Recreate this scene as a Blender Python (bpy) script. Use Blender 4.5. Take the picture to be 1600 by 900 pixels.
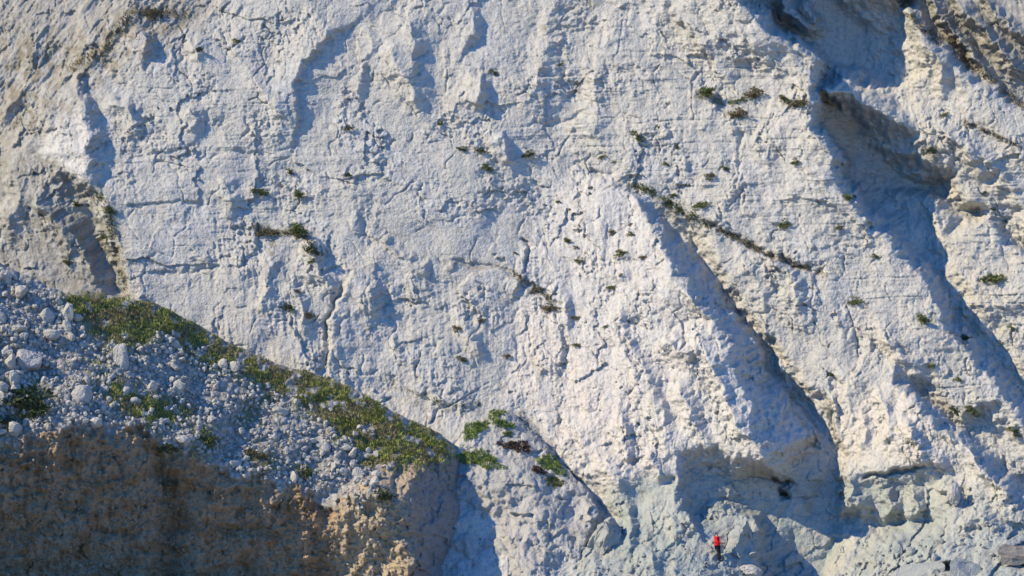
import bpy, math, random
import numpy as np
from mathutils import Vector, Matrix
from mathutils.geometry import delaunay_2d_cdt

for o in list(bpy.data.objects): bpy.data.objects.remove(o)
random.seed(7); rng = np.random.default_rng(11)
sc = bpy.context.scene
COL = sc.collection

# ------------------------------------------------------------------ camera, sky, sun, exposure
CAM = np.array([0.0, 0.0, 7.0]); PITCH = math.radians(6.0); FOC = 2667.0   # FOC: focal length in 1600-wide pixels
cd = bpy.data.cameras.new('camera'); cam = bpy.data.objects.new('camera', cd); COL.objects.link(cam)
cam.location = CAM; cam.rotation_euler = (math.pi/2 + PITCH, 0, 0)
cd.sensor_width = 36; cd.lens = 36*FOC/1600; cd.clip_start = 0.5; cd.clip_end = 6000
sc.camera = cam

SUN = Vector((-0.76, -0.30, 0.58)).normalized()          # direction towards the sun
elev = math.asin(SUN.z); azim = math.atan2(SUN.x, SUN.y)
w = bpy.data.worlds.new("World"); sc.world = w; w.use_nodes = True
nt = w.node_tree; nt.nodes.clear()
sky = nt.nodes.new('ShaderNodeTexSky'); sky.sky_type = 'NISHITA'; sky.sun_disc = False
sky.sun_elevation = elev; sky.sun_rotation = azim; sky.ozone_density = 6.0; sky.air_density = 1.0; sky.dust_density = 0.0
bg = nt.nodes.new('ShaderNodeBackground'); bg.inputs[1].default_value = 0.11
wo = nt.nodes.new('ShaderNodeOutputWorld')
wbn = nt.nodes.new('ShaderNodeVectorMath'); wbn.operation = 'MULTIPLY'; wbn.inputs[1].default_value = (.44, 1.08, 1.80)   # the photograph's white balance
nt.links.new(sky.outputs[0], wbn.inputs[0]); nt.links.new(wbn.outputs[0], bg.inputs[0]); nt.links.new(bg.outputs[0], wo.inputs[0])
sd = bpy.data.lights.new('sun', 'SUN'); sd.energy = 4.7; sd.angle = math.radians(0.5); sd.color = (1.0, 0.85, 0.57)
sun = bpy.data.objects.new('sun', sd); COL.objects.link(sun)
sun.rotation_euler = SUN.to_track_quat('Z', 'Y').to_euler()
sc.view_settings.view_transform = 'Standard'; sc.view_settings.look = 'None'
sc.view_settings.gamma = 1; sc.view_settings.use_curve_mapping = False
sc.view_settings.exposure = 0.12
sc.cycles.max_bounces = 4; sc.cycles.diffuse_bounces = 1

# ------------------------------------------------------------------ helpers
FW = np.array([0, math.cos(PITCH), math.sin(PITCH)]); UP = np.array([0, -math.sin(PITCH), math.cos(PITCH)])
def world(u, v, t):                                        # a point of the hillside, t metres away
    u = np.asarray(u, float); v = np.asarray(v, float); t = np.asarray(t, float)
    a = (u-800)/FOC; b = (450-v)/FOC
    return np.stack([CAM[0]+t*a, CAM[1]+t*(FW[1]+b*UP[1]), CAM[2]+t*(FW[2]+b*UP[2])], -1)

P = rng.permutation(1024).astype(np.int32)
ANG = rng.random(1024)*2*np.pi; GX = np.cos(ANG).astype(np.float32); GY = np.sin(ANG).astype(np.float32)
RX = rng.random(1024).astype(np.float32); RY = rng.random(1024).astype(np.float32); RZ = rng.random(1024).astype(np.float32)
def hsh(i, j, s=0): return P[(P[(i + s*131) & 1023] + j) & 1023]
def perlin(x, y, s=0):
    x = x.astype(np.float32); y = y.astype(np.float32)
    xf = np.floor(x); yf = np.floor(y); xi = xf.astype(np.int32); yi = yf.astype(np.int32); x = x-xf; y = y-yf
    fx = x*x*x*(x*(x*6-15)+10); fy = y*y*y*(y*(y*6-15)+10)
    def g(a, b):
        h = hsh(xi+a, yi+b, s); return GX[h]*(x-a)+GY[h]*(y-b)
    n0 = g(0, 0); n0 += (g(1, 0)-n0)*fx; n1 = g(0, 1); n1 += (g(1, 1)-n1)*fx
    return (n0+(n1-n0)*fy)*1.5
def fbm(x, y, o=4, s=0, gain=.5, lac=2.03):
    r = 0; a = 1.0
    for k in range(o): r = r+a*perlin(x, y, s+k*7); x = x*lac+3.1; y = y*lac+1.7; a *= gain
    return r
def ridged(x, y, o=4, s=0, gain=.5):
    r = 0; a = 1.0
    for k in range(o): r = r+a*(1-2*np.abs(perlin(x, y, s+k*7))); x = x*2.07+3.1; y = y*2.07+1.7; a *= gain
    return r
def worley(x, y, s=0):
    x = x.astype(np.float32); y = y.astype(np.float32)
    xf = np.floor(x); yf = np.floor(y); xi = xf.astype(np.int32); yi = yf.astype(np.int32); x = x-xf; y = y-yf
    f1 = np.full(x.shape, 9., np.float32); f2 = f1.copy(); cid = np.zeros(x.shape, np.int32)
    for a in (-1, 0, 1):
        for b in (-1, 0, 1):
            h = hsh(xi+a, yi+b, s); d = (a+RX[h]-x)**2+(b+RY[h]-y)**2
            c = d < f1; f2 = np.where(c, f1, np.minimum(f2, d)); f1 = np.where(c, d, f1); cid = np.where(c, h, cid)
    return np.sqrt(f1), np.sqrt(f2), cid
def facets(x, y, s=0):
    """broken rock: every cell is a plane tilted its own way"""
    x = x.astype(np.float32); y = y.astype(np.float32)
    xf = np.floor(x); yf = np.floor(y); xi = xf.astype(np.int32); yi = yf.astype(np.int32); x = x-xf; y = y-yf
    f1 = np.full(x.shape, 9., np.float32); out = np.zeros(x.shape, np.float32)
    for a in (-1, 0, 1):
        for b in (-1, 0, 1):
            h = hsh(xi+a, yi+b, s); dx = x-a-RX[h]; dy = y-b-RY[h]; d = dx*dx+dy*dy; c = d < f1
            f1 = np.where(c, d, f1); out = np.where(c, GX[h]*dx+GY[h]*dy+.5*(RZ[h]-.5), out)
    return out
def sstep(a, b, x): x = np.clip((x-a)/(b-a), 0, 1); return x*x*(3-2*x)
def blur(A, r, n=2):
    r = int(r)
    if r < 1: return A
    for _ in range(n):
        for ax in (0, 1):
            B = np.pad(A, [(r+1, r) if k == ax else (0, 0) for k in (0, 1)], 'edge'); c = np.cumsum(B, ax, dtype=np.float64)
            A = (np.take(c, range(2*r+1, c.shape[ax]), ax)-np.take(c, range(0, c.shape[ax]-2*r-1), ax))/(2*r+1)
    return A.astype(np.float32)

class Coarse:                                              # a field over the hillside, traced at a coarse step
    def __init__(s, u0, u1, v0, v1, st):
        s.u0, s.v0, s.st = u0, v0, st; s.us = np.arange(u0, u1+st, st, dtype=np.float32); s.vs = np.arange(v0, v1+st, st, dtype=np.float32)
        s.U, s.V = np.meshgrid(s.us, s.vs)
    def samp(s, A, u, v):
        x = np.clip((u-s.u0)/s.st, 0, A.shape[1]-1.001); y = np.clip((v-s.v0)/s.st, 0, A.shape[0]-1.001)
        i = x.astype(np.int32); j = y.astype(np.int32); x = x-i; y = y-j
        a = A[j, i]; b = A[j, i+1]; c = A[j+1, i]; d = A[j+1, i+1]
        return (a+(b-a)*x)*(1-y)+(c+(d-c)*x)*y
    def tin(s, lines, pts):
        vs, rs, ed = [], [], []
        for L in lines:
            for k, (u, v, r) in enumerate(L):
                vs.append((u, v)); rs.append(r)
                if k: ed.append((len(vs)-2, len(vs)-1))
        for (u, v, r) in pts: vs.append((u, v)); rs.append(r)
        ov, oe, of, ovi, _, _ = delaunay_2d_cdt([Vector(q) for q in vs], ed, [], 0, 0.5)
        vr = []
        for k, q in enumerate(ov):
            if ovi[k]: vr.append(float(np.mean([rs[i] for i in ovi[k]])))
            else:
                d = [((q.x-a)**2+(q.y-b)**2) for a, b in vs]; idx = np.argsort(d)[:2]; vr.append(float(np.mean([rs[i] for i in idx])))
        A = np.zeros(s.U.shape, np.float32)
        for f in of:
            f = list(f)
            for t in range(1, len(f)-1):
                i0, i1, i2 = f[0], f[t], f[t+1]; a, b, c = ov[i0], ov[i1], ov[i2]
                x0 = int(max(0, (min(a.x, b.x, c.x)-s.u0)//s.st)); x1 = int(min(A.shape[1]-1, (max(a.x, b.x, c.x)-s.u0)//s.st+1))
                y0 = int(max(0, (min(a.y, b.y, c.y)-s.v0)//s.st)); y1 = int(min(A.shape[0]-1, (max(a.y, b.y, c.y)-s.v0)//s.st+1))
                if x1 < x0 or y1 < y0: continue
                U = s.U[y0:y1+1, x0:x1+1]; V = s.V[y0:y1+1, x0:x1+1]
                D = (b.y-c.y)*(a.x-c.x)+(c.x-b.x)*(a.y-c.y)
                if abs(D) < 1e-6: continue
                l0 = ((b.y-c.y)*(U-c.x)+(c.x-b.x)*(V-c.y))/D; l1 = ((c.y-a.y)*(U-c.x)+(a.x-c.x)*(V-c.y))/D; l2 = 1-l0-l1
                m = (l0 >= -1e-3) & (l1 >= -1e-3) & (l2 >= -1e-3)
                A[y0:y1+1, x0:x1+1][m] = (l0*vr[i0]+l1*vr[i1]+l2*vr[i2])[m]
        return A
    def poly(s, pts, feather=6):
        M = np.zeros(s.U.shape, bool); n = len(pts)
        for k in range(n):
            (x0, y0), (x1, y1) = pts[k], pts[(k+1) % n]
            if y0 == y1: continue
            c = ((y0 > s.V) != (y1 > s.V)) & (s.U < (x1-x0)*(s.V-y0)/(y1-y0)+x0); M ^= c
        return blur(M.astype(np.float32), feather/s.st)
    def line(s, pts, width, taper=True):                   # signed distance to a polyline / width, and place along it
        best = np.full(s.U.shape, 1e9, np.float32); sg = np.zeros(s.U.shape, np.float32); al = sg.copy()
        tot = sum(math.dist(pts[k], pts[k+1]) for k in range(len(pts)-1)); acc = 0
        for k in range(len(pts)-1):
            (x0, y0), (x1, y1) = pts[k], pts[k+1]; dx, dy = x1-x0, y1-y0; L2 = dx*dx+dy*dy; L = math.sqrt(L2)
            t = np.clip(((s.U-x0)*dx+(s.V-y0)*dy)/L2, 0, 1); d = np.hypot(s.U-x0-t*dx, s.V-y0-t*dy)
            m = d < best; best[m] = d[m]; cr = (dx*(s.V-y0)-dy*(s.U-x0)); sg[m] = np.sign(cr)[m]; al[m] = ((acc+t*L)/tot)[m]; acc += L
        return best, sg, al

def axis(a0, a1, b0, b1, st):                              # fine between b0 and b1, coarser outside
    mid = list(np.arange(b0, b1, st)); lo = []; x = b0; s = st
    while x > a0: s *= 1.06; x -= min(s, 14); lo.append(x)
    hi = []; x = mid[-1]; s = st
    while x < a1: s *= 1.06; x += min(s, 14); hi.append(x)
    return np.array(lo[::-1]+mid+hi, np.float32)

def grid_mesh(name, X, mat, colour=None, kind=None, flip=False, smooth=True):
    ny, nx = X.shape[:2]; me = bpy.data.meshes.new(name)
    me.vertices.add(ny*nx); me.vertices.foreach_set('co', X.reshape(-1).astype(np.float32))
    I = np.arange(ny*nx, dtype=np.int32).reshape(ny, nx)
    q = np.stack([I[:-1, :-1], I[1:, :-1], I[1:, 1:], I[:-1, 1:]], -1).reshape(-1, 4)
    if flip: q = q[:, ::-1]
    n = len(q); me.loops.add(n*4); me.loops.foreach_set('vertex_index', np.ascontiguousarray(q).reshape(-1))
    me.polygons.add(n); me.polygons.foreach_set('loop_start', np.arange(0, n*4, 4, dtype=np.int32)); me.polygons.foreach_set('loop_total', np.full(n, 4, np.int32))
    me.polygons.foreach_set('use_smooth', np.full(n, smooth)); me.update(calc_edges=True)
    if colour is not None:
        ca = me.color_attributes.new('rock_colour', 'FLOAT_COLOR', 'POINT')
        c4 = np.ones((ny*nx, 4), np.float32); c4[:, :3] = colour.reshape(-1, 3); ca.data.foreach_set('color', c4.reshape(-1))
    me.materials.append(mat); o = bpy.data.objects.new(name, me); COL.objects.link(o)
    if kind: o['kind'] = kind
    return o
def tri_mesh(name, V, F, mat, smooth=False, colour=None):
    me = bpy.data.meshes.new(name); V = np.asarray(V, np.float32); F = np.asarray(F, np.int32); k = F.shape[1]
    me.vertices.add(len(V)); me.vertices.foreach_set('co', V.reshape(-1)); n = len(F)
    me.loops.add(n*k); me.loops.foreach_set('vertex_index', F.reshape(-1)); me.polygons.add(n)
    me.polygons.foreach_set('loop_start', np.arange(0, n*k, k, dtype=np.int32)); me.polygons.foreach_set('loop_total', np.full(n, k, np.int32))
    me.polygons.foreach_set('use_smooth', np.full(n, smooth)); me.update(calc_edges=True)
    if colour is not None:
        ca = me.color_attributes.new('rock_colour', 'FLOAT_COLOR', 'POINT'); c4 = np.ones((len(V), 4), np.float32); c4[:, :3] = colour; ca.data.foreach_set('color', c4.reshape(-1))
    me.materials.append(mat); return me

# ------------------------------------------------------------------ materials
def mat_rock(name, bump=.5, scale=1.0, grain=.25, attr=True, base=(.6, .58, .54)):
    m = bpy.data.materials.new(name); m.use_nodes = True; N = m.node_tree.nodes; L = m.node_tree.links
    b = N['Principled BSDF']; b.inputs['Roughness'].default_value = .92; b.inputs['Specular IOR Level'].default_value = .15
    tc = N.new('ShaderNodeNewGeometry')
    n1 = N.new('ShaderNodeTexNoise'); n1.inputs['Scale'].default_value = 2.2*scale; n1.inputs['Detail'].default_value = 9; n1.inputs['Roughness'].default_value = .68
    n2 = N.new('ShaderNodeTexNoise'); n2.inputs['Scale'].default_value = 9*scale; n2.inputs['Detail'].default_value = 6; n2.inputs['Roughness'].default_value = .7
    vo = N.new('ShaderNodeTexVoronoi'); vo.inputs['Scale'].default_value = 5*scale; vo.feature = 'F1'
    for n in (n1, n2, vo): L.new(tc.outputs['Position'], n.inputs['Vector'])
    mr = N.new('ShaderNodeMapRange'); mr.inputs[1].default_value = .3; mr.inputs[2].default_value = .7; mr.inputs[3].default_value = 1-grain; mr.inputs[4].default_value = 1+grain*.7
    L.new(n2.outputs[0], mr.inputs[0])
    mx = N.new('ShaderNodeVectorMath'); mx.operation = 'SCALE'
    if attr:
        at = N.new('ShaderNodeAttribute'); at.attribute_name = 'rock_colour'; L.new(at.outputs['Color'], mx.inputs[0])
    else: mx.inputs[0].default_value = base
    L.new(mr.outputs[0], mx.inputs['Scale']); L.new(mx.outputs[0], b.inputs['Base Color'])
    ad = N.new('ShaderNodeMath'); ad.operation = 'MULTIPLY_ADD'; ad.inputs[1].default_value = .35
    L.new(vo.outputs['Distance'], ad.inputs[0]); L.new(n1.outputs[0], ad.inputs[2])
    bp = N.new('ShaderNodeBump'); bp.inputs['Strength'].default_value = bump; bp.inputs['Distance'].default_value = .25
    L.new(ad.outputs[0], bp.inputs['Height']); L.new(bp.outputs[0], b.inputs['Normal'])
    return m
def mat_plain(name, c, rough=.8, var=.25, scale=6):
    m = bpy.data.materials.new(name); m.use_nodes = True; N = m.node_tree.nodes; L = m.node_tree.links
    b = N['Principled BSDF']; b.inputs['Roughness'].default_value = rough; b.inputs['Specular IOR Level'].default_value = .2
    tc = N.new('ShaderNodeNewGeometry'); n = N.new('ShaderNodeTexNoise'); n.inputs['Scale'].default_value = scale; n.inputs['Detail'].default_value = 4
    L.new(tc.outputs['Position'], n.inputs['Vector']); cr = N.new('ShaderNodeValToRGB')
    cr.color_ramp.elements[0].position = .35; cr.color_ramp.elements[1].position = .65
    cr.color_ramp.elements[0].color = (*[x*(1-var) for x in c], 1); cr.color_ramp.elements[1].color = (*[min(1, x*(1+var)) for x in c], 1)
    L.new(n.outputs[0], cr.inputs[0]); L.new(cr.outputs[0], b.inputs['Base Color']); return m
M_chalk = mat_rock('chalk_rock', .5, 1.3, .16)
M_near = mat_rock('near_slope_rock', .6, 1.6, .22)
M_boulder = mat_rock('boulder_chalk', .6, 2.5, .35, False, (.58, .545, .47))
M_green = mat_plain('tuft_green', (.15, .17, .06), .8, .4, 9)
M_dark = mat_plain('tuft_dark_green', (.065, .085, .04), .8, .4, 9)
M_dry = mat_plain('tuft_dry_brown', (.20, .165, .09), .9, .4, 9)
M_grass = mat_plain('mound_grass', (.34, .35, .08), .85, .4, 1.1)

# ------------------------------------------------------------------ large relief of the cliff, in metres towards the viewer
CG = Coarse(-900, 2500, -620, 1280, 2.5)
LN = [
 # layered face edge and its drop into the shadowed gully
 [(1290,-400,7),(1240,-200,7),(1180,-70,6),(1148,0,5),(1181,30,4.8),(1211,58,4.7),(1241,76,4.6),(1276,95,4.4),(1270,130,4),(1264,168,4),(1270,195,4.3),(1286,222,4.4),(1304,242,4.3),(1310,280,3.8),(1333,325,3.3),(1366,360,3),(1391,375,3),(1416,405,3),(1436,425,3),(1450,450,3),(1466,480,3),(1476,515,3),(1511,540,3),(1541,585,3),(1571,625,3),(1600,660,3),(1700,760,3)],
 [(1340,-400,-3),(1290,-200,-4),(1225,-70,-4.5),(1185,0,-5),(1208,25,-5),(1238,50,-5.3),(1268,70,-5.5),(1300,92,-5.6),(1293,125,-4.6),(1288,150,-2)],
 [(1283,186,-1.5),(1302,214,-3.5),(1324,240,-5.2),(1333,280,-5.4),(1354,318,-5),(1385,352,-3.6),(1412,370,-3.4),(1437,397,-3),(1457,418,-3),(1472,444,-2.8),(1487,474,-2.8),(1498,505,-2.8),(1533,530,-2.6),(1563,575,-2.3),(1595,618,-2),(1625,652,-2),(1725,752,-2)],
 [(1440,-200,-4),(1412,0,-4.2),(1396,45,-4),(1390,85,-4),(1396,130,-3.4),(1404,150,-2)],
 [(1272,163,3.9),(1292,145,3.2),(1320,138,2.6),(1350,152,1.7),(1390,178,.6),(1430,208,-.3),(1465,242,-1.0),(1500,272,-1.5),(1540,292,-1.6),(1575,312,-1.4),(1600,332,-1.2),(1700,420,-1)],
 [(1297,182,-1.8),(1318,176,-1.8),(1338,200,-3.4),(1368,236,-5.0),(1402,268,-6.0),(1440,292,-6.0),(1480,306,-5.4),(1528,330,-4.4),(1570,362,-3.6),(1600,394,-3.2),(1690,480,-3.4)],
 [(1438,312,-3.6),(1450,350,-3.5),(1446,385,-3.3)],
 [(1462,310,-3),(1484,306,-2.6),(1521,314,-2.1),(1546,345,-1.6),(1591,395,-1.0),(1640,450,-.5),(1720,530,0)],
 [(1466,340,-2.2),(1474,380,-1.9),(1500,430,-1.5),(1540,480,-1),(1580,500,-1)],
 # far-right ridge
 [(1360,-200,1),(1395,-20,1),(1420,15,1),(1455,70,1.2),(1490,105,1.2),(1525,140,1),(1560,155,1),(1600,172,1),(1700,225,1)],
 [(1380,-200,-1.4),(1412,-25,-1.4),(1440,10,-1.4),(1474,55,-1.5),(1510,92,-1.6),(1542,122,-1.6),(1570,138,-1.5),(1600,152,-1.5),(1700,205,-1.5)],
 # long ledge
 [(925,262,0),(985,287,.3),(1050,317,.8),(1110,350,1.3),(1190,390,1.8),(1290,428,2.3),(1350,478,2.6),(1400,535,2.6),(1455,575,2.6)],
 # central spur: left foot, crest, right foot
 [(890,252,-.3),(850,330,-.5),(815,430,-.7),(798,500,-.9),(808,580,-.7),(815,650,-.4),(870,720,.3),(935,790,1),(970,812,2)],
 [(940,275,.6),(980,294,1.1),(1006,326,2.4),(1026,362,3.3),(1048,420,3.9),(1064,450,4.1),(1112,490,3.9),(1140,540,4.6),(1158,590,5.1),(1168,640,5.5),(1180,680,5.7),(1196,718,5.8)],
 [(1016,318,.5),(1040,340,-.4),(1072,376,-1.2),(1120,440,-1.1),(1165,510,-1.3),(1210,580,-1.4),(1255,630,-1.4),(1290,670,-1.4),(1306,720,-1.2),(1310,770,-1.2),(1308,820,-1.0),(1292,870,-.6)],
 [(1108,368,.9),(1130,420,.9),(1175,480,.9),(1240,570,1),(1300,625,1),(1308,650,.8)],
 [(950,752,2.5),(1000,738,3.1),(1058,706,4.4),(1120,696,5.0),(1196,722,5.6)],
 [(1058,706,4.4),(1056,740,4.0),(1060,780,3.8),(1070,812,3.8)],
 [(960,786,2.1),(1005,775,2.4),(1052,752,3.2)],
 [(1082,735,2.2),(1130,735,1.6),(1190,745,.8),(1230,755,0)],
 [(1090,800,1.4),(1130,800,.9),(1190,810,.2),(1250,820,-.4)],
 # lower right rib
 [(1335,592,2.6),(1365,585,2.8),(1397,598,3.5),(1440,640,4.6),(1490,690,5.2),(1540,740,5.5),(1600,800,5.6),(1680,880,5.4)],
 [(1326,600,2.2),(1322,650,1.6),(1320,700,1.7),(1321,736,2.2)],
 [(1412,590,1.8),(1455,624,.6),(1512,674,.2),(1566,724,.2),(1630,784,.4),(1710,864,.8)],
 [(1321,737,2.4),(1380,740,3.6),(1420,732,4.0),(1460,715,4.2)],
 [(1320,758,1.5),(1385,762,2.2),(1430,756,2.6),(1472,748,3.2)],
 [(1325,792,1.3),(1385,796,1.7),(1450,790,2.9)], [(1330,812,-.4),(1380,820,.2),(1432,814,1.6)],
 # left side
 [(128,160,1.3),(133,230,1.5),(138,285,1.0),(165,310,0.4),(178,370,0.2),(198,450,0.2),(205,520,0.2)],
 [(150,168,-.1),(160,230,0),(162,285,.2)],
 [(50,225,-1.7),(72,188,-1.2),(100,166,-.3)],
 [(58,240,-1.6),(98,263,-.7),(130,288,0.2)],
 [(40,255,-1.4),(58,300,-1),(62,330,-1),(90,350,-1.0),(130,400,-1.2),(150,450,-1.4)],
 [(112,285,-1.5),(138,325,-2.0),(160,370,-2.3),(180,420,-2.4),(190,480,-2.4)],
]
PT = [(-900,-620,-8),(2500,-620,3),(-900,1280,-2),(2500,1280,10),(800,-620,-1),(1600,-620,0),(800,1280,9),(1600,1280,12),(-900,400,-9),(2500,400,3),
 (0,0,-3.4),(200,0,-1.3),(-200,0,-7),(-300,400,-7),(0,150,-2.8),(0,250,-3),(0,380,-2.6),(-100,300,-4),(190,45,-.8),(120,100,-1.4),
 (300,100,0.1),(300,250,0),(300,400,.2),(400,550,.3),(600,300,0),(600,500,0),(700,150,0),(700,600,0),(450,0,0),(700,-60,0),(300,700,0.5),
 (950,0,0),(900,100,0),(950,200,0),(1100,100,1.5),(1150,230,2.0),(1200,330,2.1),(1230,130,2.6),(1000,-300,1),
 (1450,45,-.2),(1450,110,-.3),(1480,140,-.2),(1420,70,-1.2),(1500,200,.2),(1560,250,.1),
 (1350,50,-5.6),(1350,110,-5.2),(1380,290,-6),(1400,330,-5),
 (1500,0,.4),(1600,60,1),(1600,-60,1),(1700,100,2),(1570,530,-1.2),(1610,590,-1),(1640,560,-.8),(1580,470,-.3),
 (950,400,1.1),(950,500,1.5),(980,600,2.2),(1050,650,3.5),(900,600,.9),(1040,520,2.5),
 (1180,420,1.6),(1240,500,1.5),(1300,560,1.6),(1340,560,1.7),(1400,560,2.4),(1500,640,2.6),
 (950,830,3.1),(1020,825,3.2),(1055,838,4.4),(1110,838,4.4),(1170,838,3.0),(1205,850,.8),(1215,880,1.0),(1250,890,.0),(940,900,5),(1030,880,5.6),(1100,880,6.0),(1190,905,4.2),(1240,920,1.5),(1290,905,.8),
 (1480,790,4),(1345,865,1.6),(1400,845,3.2),(1500,830,5),(1600,835,5.5),(1335,905,3.6),(1450,900,7.2),(1600,900,8.2),
 (1270,790,-1.2),(1280,850,-.2)]
R0 = blur(CG.tin(LN, PT), 1, 2)

# ribs: (polyline, height, width left, width right) - crest with a gentle sunny side and a sharp lee side
RIBS = [
 ([(548,32),(512,60),(482,88),(466,118),(462,150),(458,200)], .75, 45, 6),
 ([(380,100),(415,140),(452,188)], .5, 14, 20),
 ([(572,20),(580,70),(566,108),(556,165)], .35, 20, 10),
 ([(600,60),(618,100),(640,130),(655,175)], .9, 22, 26),
 ([(640,30),(650,60),(640,115)], .7, 20, 14),
 ([(738,10),(742,45),(730,70)], .9, 30, 10),
 ([(755,115),(748,140),(730,170)], 1.1, 30, 16),
 ([(772,205),(785,225),(795,258)], .9, 26, 12),
 ([(888,195),(925,200)], .4, 14, 8),
 ([(928,100),(930,150),(935,210),(950,240)], .5, 22, 16),
 ([(1040,0),(1080,50),(1110,95),(1160,145)], .45, 14, 16),
 ([(868,0),(858,60),(840,110),(832,160)], .5, 22, 16),
 ([(425,388),(418,430),(405,500)], .7, 18, 26),
 ([(468,372),(492,385),(500,420),(508,440)], 1.1, 50, 12),
 ([(455,440),(470,480),(480,540)], .6, 26, 14),
 ([(552,428),(540,450),(522,500),(512,580)], .6, 5, 45),
 ([(575,440),(585,470),(578,500)], .7, 26, 10),
 ([(585,370),(612,388),(640,405),(668,438)], .6, 26, 12),
 ([(700,410),(715,418)], .3, 16, 8),
 ([(820,370),(827,395),(820,425),(800,470)], .55, 20, 7),
 ([(860,452),(880,475),(884,520)], .8, 18, 12),
 ([(720,495),(740,530),(752,560)], .5, 18, 12),
 ([(616,520),(628,560)], .4, 14, 8),
 ([(1040,525),(1062,545),(1085,560)], 1.3, 30, 20),
 ([(1000,560),(1010,600),(1020,640)], .8, 24, 16),
 ([(1022,620),(1035,650),(1040,700)], .8, 20, 14),
 ([(1105,505),(1125,540),(1140,570)], .9, 30, 18),
 ([(975,640),(978,690),(975,740)], .6, 20, 10),
 ([(980,780),(984,810),(985,850)], 1.0, 20, 10),
 ([(965,480),(985,540),(1005,590)], .4, 30, 8),
 ([(1300,610),(1310,650),(1312,710)], .9, 30, 5),
 ([(1395,640),(1440,690),(1480,740)], .5, 30, 10),
 ([(1430,618),(1490,680),(1560,760)], .7, 10, 12),
 ([(1490,650),(1540,720),(1590,800)], .9, 18, 18),
 ([(1545,690),(1575,720),(1590,760)], .8, 18, 20),
 ([(1200,400),(1240,440),(1252,490)], .8, 30, 16),
 ([(1160,395),(1180,440),(1200,490)], .5, 16, 16),
 ([(1228,560),(1240,640),(1275,700)], .5, 14, 6),
 ([(1375,500),(1400,540),(1440,590)], .5, 18, 14),
 ([(1210,0),(1240,20),(1272,50)], 2.4, 14, 16),
 ([(1255,0),(1268,20),(1275,40)], 2.2, 8, 10),
 ([(225,45),(232,65),(230,84)], 1.5, 34, 12),
 ([(185,130),(215,150),(218,190)], .0, 20, 16),
 ([(300,55),(310,80),(318,95)], .7, 12, 12),
 ([(350,270),(362,310),(352,345)], .5, 18, 14),
 ([(165,150),(200,165),(212,195),(200,215)], .9, 26, 14),
 ([(295,165),(308,185),(300,215)], .6, 26, 12),
 ([(1490,390),(1560,400)], .0, 20, 14),
 ([(1440,-20),(1500,60),(1560,140)], 1.7, 10, 14),
 ([(1480,-20),(1540,50),(1600,120)], 1.7, 10, 14),
 ([(1520,-20),(1570,30),(1620,80)], 1.5, 10, 12),([(1465,200),(1500,225),(1535,270)], .9, 20, 14),([(1500,215),(1540,250),(1580,290)], .9, 20, 14),([(1440,60),(1465,100),(1475,140)], 1.0, 16, 14),([(1340,770),(1345,790),(1342,810)],.9,14,12),([(1380,765),(1392,790),(1390,810)],1.0,14,14),([(1425,755),(1430,790),(1425,820)],1.0,12,14),([(1480,750),(1488,770),(1486,790)],1.3,14,12),([(1320,745),(1330,770),(1325,795)],.9,10,10),([(40,300),(90,350),(120,420)],.9,16,18),([(100,350),(130,390),(150,440)],.7,10,14),
 ([(20,260),(28,310),(10,370)], 1.0, 18, 16),
 ([(75,110),(35,140),(0,190)], .5, 14, 12),
 ([(210,20),(130,110),(70,190)], .5, 30, 14),
 ([(1062,430),(1085,470),(1112,510)], 1.0, 10, 14), ([(1085,520),(1105,560),(1135,610)], 1.0, 14, 16), ([(1125,600),(1150,650),(1180,705)], 1.1, 14, 14), ([(1050,590),(1075,630),(1100,690)], .9, 16, 14), ([(1165,520),(1180,545),(1190,560)], 1.2, 8, 12), ([(1010,700),(1020,720),(1035,745)], .7, 14, 12), ([(940,700),(960,740),(975,770)], .6, 18, 10), ([(1340,640),(1350,670),(1345,710)], .7, 14, 12), ([(1375,610),(1385,650),(1395,700)], .8, 16, 12), ([(1420,660),(1430,690),(1440,715)], .7, 12, 10), ([(1350,880),(1380,850),(1420,870)], .8, 20, 20), ([(1480,820),(1530,810),(1570,840)], .8, 24, 20), ([(1000,850),(1020,870),(1015,895)], .7, 20, 14),
 ([(1120,790),(1150,800),(1178,815),(1185,850)], 2.0, 36, 14),
 ([(1040,815),(1075,812),(1090,835)], 1.2, 30, 12),
]
CRACKS = [  # polyline, depth, width
 ([(920,262),(940,272),(965,283),(1000,300)], .5, 5),
 ([(1110,352),(1150,372),(1200,396),(1290,430)], .5, 4),
 ([(530,440),(527,470),(512,510),(508,580)], .45, 3),
 ([(1232,610),(1240,640),(1262,670),(1278,700)], .7, 3.5),
 ([(1303,640),(1306,670),(1310,710)], 1.0, 5),
 ([(1040,0),(1080,60),(1115,105),(1160,150)], .35, 4),
 ([(813,370),(826,385),(828,400),(820,425)], .7, 3.5),
 ([(880,500),(885,550),(878,580)], .5, 4),
 ([(967,510),(985,550),(1003,600)], .4, 3),
 ([(190,240),(260,241),(330,240),(420,238),(480,237)], .12, 3),
 ([(195,322),(240,321),(320,318)], .22, 3),
 ([(830,195),(880,188),(930,178)], .25, 3),
 ([(800,120),(960,115),(1050,104)], .15, 3),
 ([(205,428),(280,426),(350,415)], .25, 3),
 ([(1340,742),(1385,744),(1420,736),(1450,722)], .8, 4),
 ([(965,724),(990,722),(1010,712)], .5, 3.5),
 ([(1205,752),(1235,756)], .8, 5),
 ([(1216,762),(1226,780)], .8, 6),
 ([(1150,180),(1153,260),(1152,330)], .2, 3),
 ([(560,340),(570,370),(620,400),(660,412)], .3, 4),
 ([(1490,690),(1530,730)], .4, 4),
 ([(1475,880),(1480,890)], 1.2, 7),
 ([(1380,510),(1400,530),(1430,560)], .3, 3),
 ([(700,408),(760,418),(810,430),(840,450),(880,470)], .3, 4),
]
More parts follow.
